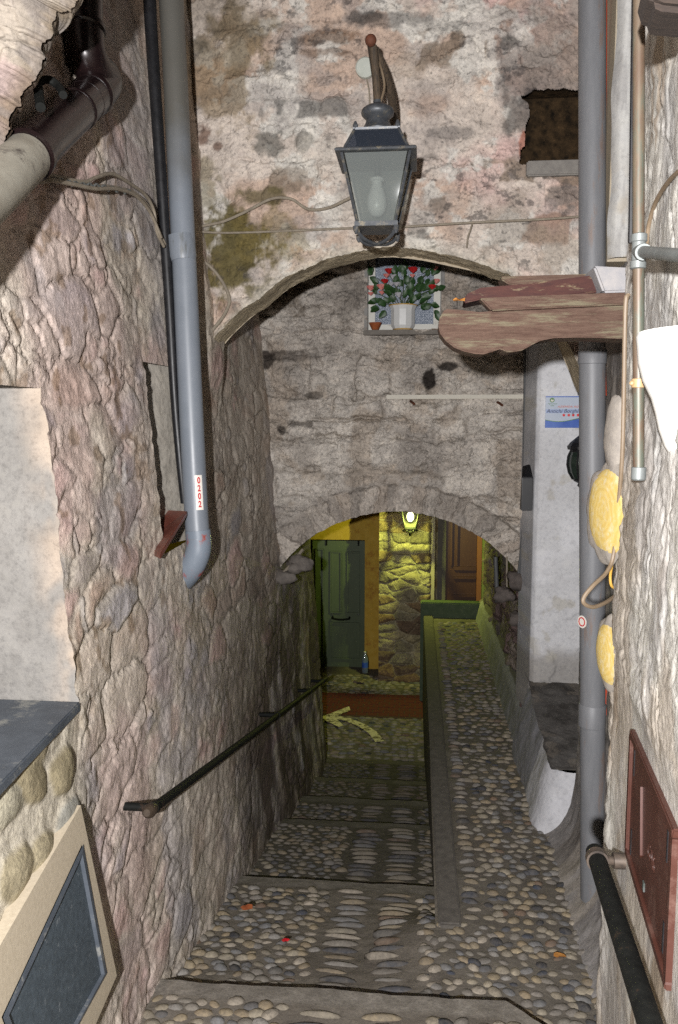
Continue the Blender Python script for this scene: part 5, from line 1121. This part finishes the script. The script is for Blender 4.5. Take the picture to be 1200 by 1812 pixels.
tx = lambda nm, s_, fz, fx, size, mat, **k: text_mesh(nm, s_, size, mat, bo, (U(fx, fz)[0], PYs-.0026, U(fx, fz)[1]), (1, 0, 0), (0, 0, 1), .0006, **k)
tx('lettering', 'Antichi Borghi della', .525, .02, sh*.17, M_navy, shear=.25, sx=1.0)
tx('lettering', 'AZIENDA AGRITURISTICA', .665, .24, sh*.088, M_sorange, shear=.2, sx=1.25)
tx('lettering', 'Agriturismo', .76, .045, sh*.06, M_sgreen); tx('lettering', 'Italia', .70, .1, sh*.06, M_sgreen)
def star(fx, fz, r, mat, n=16):
    c = U(fx, fz); return flat('sun_flower', [(c[0]+r*(1 if k % 2 else .68)*math.cos(PI*k/n), c[1]+r*(1 if k % 2 else .68)*math.sin(PI*k/n)) for k in range(2*n)], mat, PYs-.002)
for fx in (.375, .475, .565, .66): star(fx, .40, sh*.05, M_sred)
c = U(.13, .875); flat('emblem', [(c[0]+sh*.075*math.cos(q), c[1]+sh*.075*math.sin(q)) for q in np.linspace(0, 2*PI, 25)[:-1]], M_sgreen, PYs-.0018)
flat('emblem_leaf', [(c[0]-sh*.05, c[1]-sh*.03), (c[0]-sh*.02, c[1]+sh*.035), (c[0]+sh*.005, c[1]-sh*.005), (c[0]+sh*.035, c[1]+sh*.03), (c[0]+sh*.05, c[1]-sh*.03), (c[0], c[1]-sh*.05)], M_stick, PYs-.0022)
# wall lantern (black) on pillar, behind the downpipe
wl_c = AY(1031, 815, 5.2); wk = 5.2/F
wl = thing('wall_lantern', 'black rounded wall lantern with dark glass, half hidden behind the grey downpipe', 'wall lantern', (wl_c[0], 5.2, wl_c[2]-.2))
zc = lambda y: float(AY(1031, y, 5.2)[2])
b = MB(); b.lathe([(26*wk, zc(795)), (27*wk, zc(790)), (22*wk, zc(783)), (14*wk, zc(776)), (5*wk, zc(768)), (2*wk, zc(762))], (wl_c[0], 5.2, 0), 12); b.build('cap', M_black, wl)
b = MB(); b.lathe([(20*wk, zc(797)), (24*wk, zc(808)), (25*wk, zc(822)), (22*wk, zc(836)), (15*wk, zc(848))], (wl_c[0], 5.2, 0), 12); b.build('glass', pmat('green_black_glass', srgb(34, 44, 38), srgb(44, 54, 48), rough=.12, bump=0), wl, False)
b = MB()
for k in range(6):
    a = 2*PI*k/6; b.tube([(wl_c[0]+r_3*wk*math.cos(a), 5.2+r_3*wk*math.sin(a), zc(y_)) for r_3, y_ in ((20.5, 797), (25, 808), (26, 822), (23, 836), (16, 848))], .006, 6)
b.lathe([(21*wk, zc(800)), (22*wk, zc(796)), (24*wk, zc(795))], (wl_c[0], 5.2, 0), 12)
b.lathe([(16*wk, zc(847)), (14*wk, zc(851)), (6*wk, zc(855)), (8*wk, zc(859)), (3*wk, zc(864))], (wl_c[0], 5.2, 0), 12); b.build('frame', M_black, wl, True)
b = MB(); b.tube(spline([(wl_c[0]+.02, 5.36, zc(850)), (wl_c[0]+.02, 5.3, zc(870)), (wl_c[0], 5.2, zc(858))], 6), .01, 8); b.build('bracket', M_black, wl, True)
q0, q1 = AY(924, 845, 5.33), AY(942, 904, 5.33)
b = MB(); b.hexa([(q0[0], 5.33, q1[2]), (q1[0], 5.33, q1[2]), (q1[0], 5.42, q1[2]), (q0[0], 5.42, q1[2])], [(q0[0], 5.33, q0[2]), (q1[0], 5.33, q0[2]), (q1[0]-.01, 5.42, q0[2]+.085), (q0[0]+.01, 5.42, q0[2]+.07)])
tag(b.build('black_box', M_black, None, bevel=.004), 'slim black box with a sloping top in the corner left of the white pillar', 'box')
cable('conduit', [W2_(929, 610, .09), W2_(929, 700, .09), W2_(928, 800, .09), W2_(927, 900, .09), W2_(924, 960, .09), W2_(917, 1022, .09)], .011, M_cond, 'grey conduit running down the corner between the grey wall and the white pillar', 'conduit')
cable('conduit', [AY(936, 612, 5.6), AY(936, 720, 5.6), AY(937, 850, 5.6), AY(938, 1000, 5.6), AY(938, 1110, 5.6)], .009, M_zinc, 'pale narrow conduit along the left edge of the white pillar', 'conduit')
# ================================================================== right downpipe, red cable, pilaster
dpY = 3.52
rp = thing('drainpipe', 'tall straight grey downpipe on the right, from the top of the picture to the cobbles', 'drainpipe', tuple(AY(1049, 1500, dpY)))
RD = .0535
pa, pb2, pc2 = AY(1048, -80, dpY), AY(1048, 640, dpY), AY(1049, 1590, dpY)
b = MB(); b.tube([pa, pb2, pc2], RD, 30); b.build('pipe', M_grey_r, rp, True)
for y in (642, 1262):
    p = AY(1048, y, dpY); b = MB(); b.lathe([(RD+.001, -.006), (RD+.004, -.004), (RD+.004, .09 if y > 1000 else .05), (RD+.001, .094 if y > 1000 else .054)][::1], (p[0], p[1], p[2]-(.05 if y > 1000 else 0)), 30); b.build('socket', M_grey_r, rp, True)
p = AY(1048, 1098, dpY); n_ = np.array([-.86, -.5, 0]); n_ /= np.linalg.norm(n_); tc_ = np.array([p[0], p[1], p[2]])+n_*(RD+.0005)
b = MB(); b.lathe([(.027, 0), (.027, .002)], tc_, 24, ax=n_); stc = b.build('round_sticker', M_stick, rp)
b = MB(); b.lathe([(.020, .0021), (.020, .0032), (.015, .0032), (.015, .0021)], tc_, 24, ax=n_); b.f = b.f[:-2]; b.build('sticker_ring', M_ink, stc)
cable('red_cable', [AY(1071, -60, 3.6), AY(1070, 150, 3.6), AY(1067, 250, 3.6), AY(1067, 330, 3.6), AY(1066, 440, 3.6), AY(1067, 600, 3.6), AY(1070, 700, 3.62)], .009, M_redc, 'red-orange cable running down beside the right edge of the tall grey downpipe')
cable('red_cable', [AY(1072, 1180, 3.56), AY(1072, 1250, 3.56), AY(1070, 1300, 3.56)], .006, M_redc, 'short lower end of red cable beside the tall grey downpipe')
q0, q1 = AY(1076, 455, 3.42), AY(1117, 455, 3.42)
zp = np.linspace(q0[2], 5.2, 240); up_ = np.linspace(0, 1, 40); Zv, Uv = np.meshgrid(zp, up_, indexing='ij')
Xv = q0[0]+(q1[0]+.1-q0[0])*Uv - .012*(fbm(Zv*2, Zv*0, 901, 3)-.5)*4*(1-Uv); Yv = 3.42+.05*np.clip(1-Uv*6, 0, 1)**2 - .008*(fbm(Xv*20, Zv*10, 903, 4)-.5)
Cv = np.broadcast_to(srgb(190, 189, 186), Xv.shape+(3,)).copy(); Cv = mixc(Cv, srgb(160, 158, 156), .7*ss(.5, .62, fbm(Xv*30, Zv*4, 905, 5))); Cv = mixc(Cv, srgb(176, 166, 150), .7*ss(3.3, 2.9, Zv)*ss(.45, .6, fbm(Xv*14, Zv*9, 907)))
pst = tag(grid('white_pilaster', np.stack([Xv, Yv, Zv], -1), M_white, None, Cv), 'narrow white plastered strip between the red cable and the copper pipe, upper right', 'pilaster')
b = MB(); b.box((q0[0]+.012, 3.49, q0[2]-.005), (q1[0]+.12, 3.75, 5.2)); b.build('core', M_sand, pst)
cable('black_tube', [AY(1124, -40, 1.9), AY(1121, 150, 1.9), AY(1119, 300, 1.9), AY(1117, 430, 1.9)], .0068, M_black, 'black insulated tube just left of the copper pipe, upper right')
# copper pipe
CYp = 1.70
cp = thing('copper_pipe', 'weathered copper gas pipe down the right wall with a sideways branch and capped end', 'gas pipe', tuple(AY(1130, 848, CYp)))
b = MB(); b.tube([AY(1131, -60, CYp), AY(1130, 400, CYp), AY(1130, 840, CYp)], .0112, 18); b.build('pipe', M_copper, cp, True)
p = AY(1130, 445, CYp); b = MB(); b.lathe([(.0115, .034), (.0155, .032), (.0155, .019), (.013, .017), (.013, -.017), (.0155, -.019), (.0155, -.032), (.0115, -.034)], p, 18); 
q = AY(1200, 452, 1.40); d_ = (q-p)/np.linalg.norm(q-p); b.tube([p, p+d_*.03, p+d_*.031, p+d_*.045], [.013, .013, .0155, .0155], 16); b.build('tee_fitting', M_zinc, cp, True)
b = MB(); b.tube([p+d_*.03, q+d_*.3], .0112, 16); b.build('branch', M_zinc, cp, True)
p = AY(1130, 678, CYp); b = MB(); b.lathe([(.0125, -.009), (.0138, -.008), (.0138, .008), (.0125, .009)], p, 16); b.tube([p+[.012, -.012, 0], p+[.05, .02, 0]], .006, 8); b.ball(p+[-.014, -.006, 0], .0055, 8, 6); b.build('clip', pmat('brass_clip', srgb(150, 120, 84), srgb(170, 146, 110), rough=.5), cp, True)
p = AY(1130, 842, CYp); b = MB(); b.lathe([(.0125, .018), (.0145, .017), (.0145, -.006), (.012, -.009)], p, 16); b.build('end_cap', M_zinc, cp, True)
# beige cable with loop, small cable upper right, twig
Rr = lambda x, y, o=.02: AR(x, y, o)
cable('beige_cable', [AY(1112, 520, 2.05), AY(1107, 545, 2.05), AY(1104, 700, 2.08), AY(1101, 810, 2.1), AY(1094, 900, 2.14), AY(1086, 980, 2.16), AY(1074, 1012, 2.14), AY(1050, 1036, 2.10), AY(1034, 1056, 2.09), AY(1034, 1068, 2.09), AY(1050, 1074, 2.11), AY(1072, 1066, 2.16), AY(1092, 1052, 2.24)], .0055, M_beige, 'beige cable down the edge of the right wall ending in a loose loop', n=12)
cable('thin_cable', [Rr(1215, 292, .012), Rr(1185, 320, .012), Rr(1162, 355, .012), Rr(1150, 392, .012), Rr(1144, 432, .012)], .005, M_beige, 'thin cable curving over the bright right wall down to the copper pipe branch')
cable('yellow_green_wire', [AY(1083, 1000, 2.33), AY(1080, 1020, 2.31), AY(1082, 1036, 2.31), AY(1090, 1042, 2.33)], .004, M_gold, 'short yellow earth wire behind the loose cable loop', 'wire')
# painted stones at the corner
M_yel, t, bb = nt('yellow_swirl'); L = t.links.new
tc = N(t, 'ShaderNodeTexCoord'); mp = N(t, 'ShaderNodeMapping'); L(tc.outputs['Generated'], mp.inputs['Vector']); mp.inputs['Location'].default_value = (-.5, -.5, -.5)
wv = N(t, 'ShaderNodeTexWave', wave_type='RINGS', rings_direction='X', Scale=4.2, Distortion=5., Detail=4.); wv.inputs['Detail Scale'].default_value = 1.6
sc2 = N(t, 'ShaderNodeMapping'); sc2.inputs['Scale'].default_value = (0, 1, 1); L(mp.outputs[0], sc2.inputs['Vector']); L(sc2.outputs[0], wv.inputs['Vector'])
nz = N(t, 'ShaderNodeTexNoise', Scale=9., Detail=7., Roughness=.7); L(tc.outputs['Generated'], nz.inputs['Vector'])
cA = ramp(t, wv.outputs['Fac'], [(.1, tuple(srgb(188, 162, 92))), (.9, tuple(srgb(192, 170, 106)))])
fA = ramp(t, nz.outputs['Fac'], [(.50, (0, 0, 0)), (.64, (.85, .85, .85))]); cB = mixrgb(t, 'MIX', fA, cA, tuple(srgb(196, 184, 150))); L(cB, bb.inputs['Base Color'])
bb.inputs['Roughness'].default_value = .85; bb.inputs['Specular IOR Level'].default_value = .15
bpn = N(t, 'ShaderNodeBump', Strength=.06, Distance=.003); L(wv.outputs['Fac'], bpn.inputs['Height']); L(bpn.outputs['Normal'], bb.inputs['Normal'])
def cornerstone(x, y, rx, ry, lab, yel=True, sc_=1.):
    c = AY(x, y, 2.20); k = 2.26/F; R_ = np.array([.02, rx*k/.33, ry*k])
    st = thing('corner_stone', lab, 'stone', tuple(c), 'painted stones on the corner')
    for nm, mt, f_ in (('stone', M_pale_s, 1.10), ('yellow_paint', M_yel, 1.0)):
        if nm == 'yellow_paint' and not yel: continue
        b = MB(); b.ball((0, 0, 0), 1, 40, 28); V = np.array(b.v); V = V*np.array([R_[0]*(1.0 if f_ > 1 else 1.12), R_[1]*f_, R_[2]*f_])
        V = V*(1+(.16 if f_ == 1. else .5)*(fbm(V[:, 1]*16+3*x, V[:, 2]*16, 911, 4)-.5))[:, None]
        if f_ == 1.: V[:, 0] *= 1.22
        n0 = np.array([-1, -.30, 0]); n0 /= np.linalg.norm(n0); t0 = np.array([-n0[1], n0[0], 0]); t0 = -t0 if t0[1] < 0 else t0
        V = c+np.outer(-V[:, 0], -n0)*-1*-1+np.outer(V[:, 1], t0)+np.outer(V[:, 2], [0, 0, 1]); b.v = [tuple(v) for v in V]
        b.build(nm, mt, st, True)
M_pale_s = pmat('corner_plaster', srgb(150, 143, 134), srgb(128, 122, 116), rough=.92, scale=40, bump=.6, bdist=.004, spec=.1)
cornerstone(1082, 905, 23, 78, 'large yellow-painted stone on the corner of the right wall, under the beige cable')
cornerstone(1085, 1157, 17, 59, 'smaller yellow swirl-painted stone on the corner, below the loose cable loop')
cornerstone(1090, 770, 9, 58, 'grey plastered stone with a trace of yellow above the large yellow one', False)
# meter hatch
# rectify: a plumb rectangle on the wall
mh = thing('meter_hatch', 'brown painted metal meter hatch set in the right plaster wall above the handrail', 'hatch', (right_base(mya), mya, mzb))
nR = np.array([-1, RWS, 0]); nR /= np.linalg.norm(nR)
def HR(Y, z, o): return np.array([right_base(Y), Y, z])+nR*o
def slab(b, y0, y1, z0, z1, o0, o1): b.hexa([HR(y0, z0, o0), HR(y1, z0, o0), HR(y1, z1, o0), HR(y0, z1, o0)], [HR(y0, z0, o1), HR(y1, z0, o1), HR(y1, z1, o1), HR(y0, z1, o1)])
f0 = .018; OB = .012
b = MB(); 
for (y0, y1, z0, z1) in ((myb, mya, mzt-f0, mzt), (myb, mya, mzb, mzb+f0), (mya-f0, mya, mzb+f0, mzt-f0), (myb, myb+f0, mzb+f0, mzt-f0)): slab(b, y0, y1, z0, z1, -.06, OB)
b.build('frame', M_hatch, mh, bevel=.003)
b = MB(); slab(b, myb+f0+.002, mya-f0-.002, mzb+f0+.002, mzt-f0-.002, -.06, OB-.006); lid = b.build('lid', M_hatch, mh, bevel=.002)
dY, dZ = mya-myb, mzt-mzb
for fy_, fz_ in ((.90, .80), (.90, .18), (.12, .80), (.12, .22)):
    b = MB(); y0 = myb+dY*fy_; z0 = mzb+dZ*fz_; slab(b, y0-.004, y0+.004, z0-.03, z0+.03, OB-.0065, OB-.0045); b.build('slot', M_black, lid)
b = MB(); slab(b, myb+dY*.52, myb+dY*.52+.014, mzb+dZ*.13, mzb+dZ*.13+.02, OB-.0065, OB-.003); b.build('lock', M_zinc, lid, bevel=.001)
ydir = np.array([0, 0, 1.]); xdir = HR(myb, mzt, 0)-HR(mya, mzt, 0)
text_mesh('embossing', 'GAS', .05, M_hatch, lid, HR(myb+dY*.42, mzb+dZ*.47, OB-.0065), xdir, ydir, .0012, 'CENTER', sx=.8)
b = MB(); y0 = myb+dY*.68; z0 = mzb+dZ*.58; b.hexa([HR(y0, z0-.06, OB-.006), HR(y0-.03, z0-.085, OB-.006), HR(y0-.035, z0-.078, OB-.006), HR(y0-.006, z0+.06, OB-.006)], [HR(y0, z0-.06, OB-.001), HR(y0-.03, z0-.085, OB-.001), HR(y0-.035, z0-.078, OB-.001), HR(y0-.006, z0+.06, OB-.001)]); b.build('embossed_mark', M_hatch, lid)
# right handrail
rh = thing('handrail', 'thick black iron handrail in the lower right corner with a bracket at its top end', 'handrail', tuple(AD(1055, 1515, 2.05)))
h0, h1 = AD(1052, 1506, 2.02), AD(1156, 1830, 1.36); dv = (h1-h0)/np.linalg.norm(h1-h0)
b = MB(); b.tube([h0, h0+dv*.004, h1+dv*.5], [.018, .0215, .0215], 20); b.build('rail', M_iron, rh, True)
p = h0+dv*.045; b = MB(); b.tube([p-dv*.012, p+dv*.012], .0265, 20); b.tube([p, np.array([right_base(p[1])-.02, p[1]+.01, p[2]-.006])], .011, 12)
wq = np.array([right_base(p[1])-.028, p[1]+.008, p[2]-.005]); b.tube([wq, wq+[.03, 0, 0]], .019, 16); b.build('bracket', M_rust if False else pmat('worn_bracket', srgb(60, 54, 50), srgb(96, 84, 74), rough=.5, scale=40, bump=.2, metal=.3), rh, True)
# white bowl sconce
bc_ = AD(1276, 600, 1.5); kb = 1.5/F
b = MB(); pr = [(40, 236), (70, 215), (86, 190), (97, 160), (104, 130), (112, 104), (128, 72), (137, 40), (140, 10), (142, -6), (140, -14), (131, -16), (96, 60), (40, 150)]
b.lathe([(r_4*kb, -y_*kb) for r_4, y_ in pr], bc_, 48); tag(b.build('white_sconce', M_bowl, None, True), 'white plaster bowl sconce jutting in at the right edge, bleached by the flash', 'sconce')
# ================================================================== carved timber corbel
cbY = 2.42
Cc = lambda pts, y: [AY(x, yy_, y) for x, yy_ in pts]
cb_ = thing('timber_corbel', 'carved corbel of peeling red-brown timber jutting from the right wall below the lantern', 'corbel', tuple(AY(1101, 560, cbY)))
prof = [(776, 577), (779, 590), (789, 603), (804, 615), (822, 622), (840, 626), (856, 627), (872, 622), (888, 617), (894, 623), (906, 623), (924, 620), (940, 611), (956, 603), (980, 598), (1024, 597), (1066, 598), (1118, 600), (1118, 536), (1060, 540), (980, 545), (900, 548), (848, 552), (815, 548), (788, 546), (778, 562)]
def plank(name, pts, y, th, mat, seed=0, bev=.004):
    P = Cc(pts, y); b = MB(); b.hexa(P, [p+np.array([0, th, 0]) for p in P]); return b.build(name, mat, cb_, bevel=bev)
plank('carved_bracket', prof, cbY, .13, M_wood)
plank('batten', [(848, 527), (870, 550), (1122, 538), (1122, 516)], cbY-.022, .06, M_wood)
plank('upper_plank', [(821, 537), (824, 521), (850, 509), (929, 502), (1046, 487), (1072, 515), (1000, 524), (850, 530)], cbY+.035, .12, M_wood_d)
plank('top_board', [(886, 494), (886, 489), (1046, 484), (1066, 500), (930, 506), (900, 503)], cbY+.10, .10, M_wood)
b = MB(); P = Cc([(1050, 470), (1128, 474), (1126, 516), (1068, 518)], cbY-.03); b.hexa(P, [p+np.array([.0, .2, 0]) for p in P]); b.build('cement_pad', pmat('grey_pad', srgb(128, 128, 132), srgb(152, 148, 146), rough=.9, scale=26, bump=.4), cb_, bevel=.006)
# eave at the top right
P = [AD(x, y, 1.25) for x, y in [(1136, -40), (1150, 6), (1172, 16), (1215, 20), (1300, 24), (1300, -80)]]; b = MB(); b.hexa(P, [p+np.array([.02, .12, .01]) for p in P]); tag(b.build('eave_board', M_dark, None, bevel=.01), 'dark timber end of an eave in the top right corner', 'eave')
# ================================================================== light, camera, world
w = bpy.data.worlds.new('World'); sc.world = w; w.use_nodes = True
t = w.node_tree; bg = t.nodes['Background']; sk = t.nodes.new('ShaderNodeTexSky'); sk.sky_type = 'NISHITA'; sk.sun_disc = False; sk.sun_elevation = math.radians(-4); sk.sun_rotation = math.radians(200)
t.links.new(sk.outputs[0], bg.inputs['Color']); bg.inputs['Strength'].default_value = .05
fl = bpy.data.lights.new('flash', 'POINT'); fl.energy = 900; fl.shadow_soft_size = .025; fl.color = (1., .985, .985)
fo = bpy.data.objects.new('flash', fl); fo.location = Vector(EYE-Rt*.2+Up*.03-Fw*.55); link(fo)
cam = bpy.data.cameras.new('camera'); co = bpy.data.objects.new('camera', cam); link(co); sc.camera = co
cam.sensor_fit = 'VERTICAL'; cam.sensor_height = 24.; cam.lens = 24.*F/1812.; cam.clip_start = .05; cam.clip_end = 200
M = Matrix((( *[Rt[0], Up[0], -Fw[0]], EYE[0]), (*[Rt[1], Up[1], -Fw[1]], EYE[1]), (*[Rt[2], Up[2], -Fw[2]], EYE[2]), (0, 0, 0, 1))); co.matrix_world = M
sc.view_settings.view_transform = 'Standard'; sc.view_settings.look = 'None'; sc.view_settings.gamma = 1; sc.view_settings.exposure = 0.0; sc.view_settings.use_curve_mapping = False
sc.cycles.max_bounces = 6; sc.cycles.transparent_max_bounces = 12; sc.cycles.use_denoising = False; sc.cycles.sample_clamp_indirect = .6; sc.cycles.caustics_reflective = False; sc.cycles.caustics_refractive = False; sc.cycles.blur_glossy = 1.
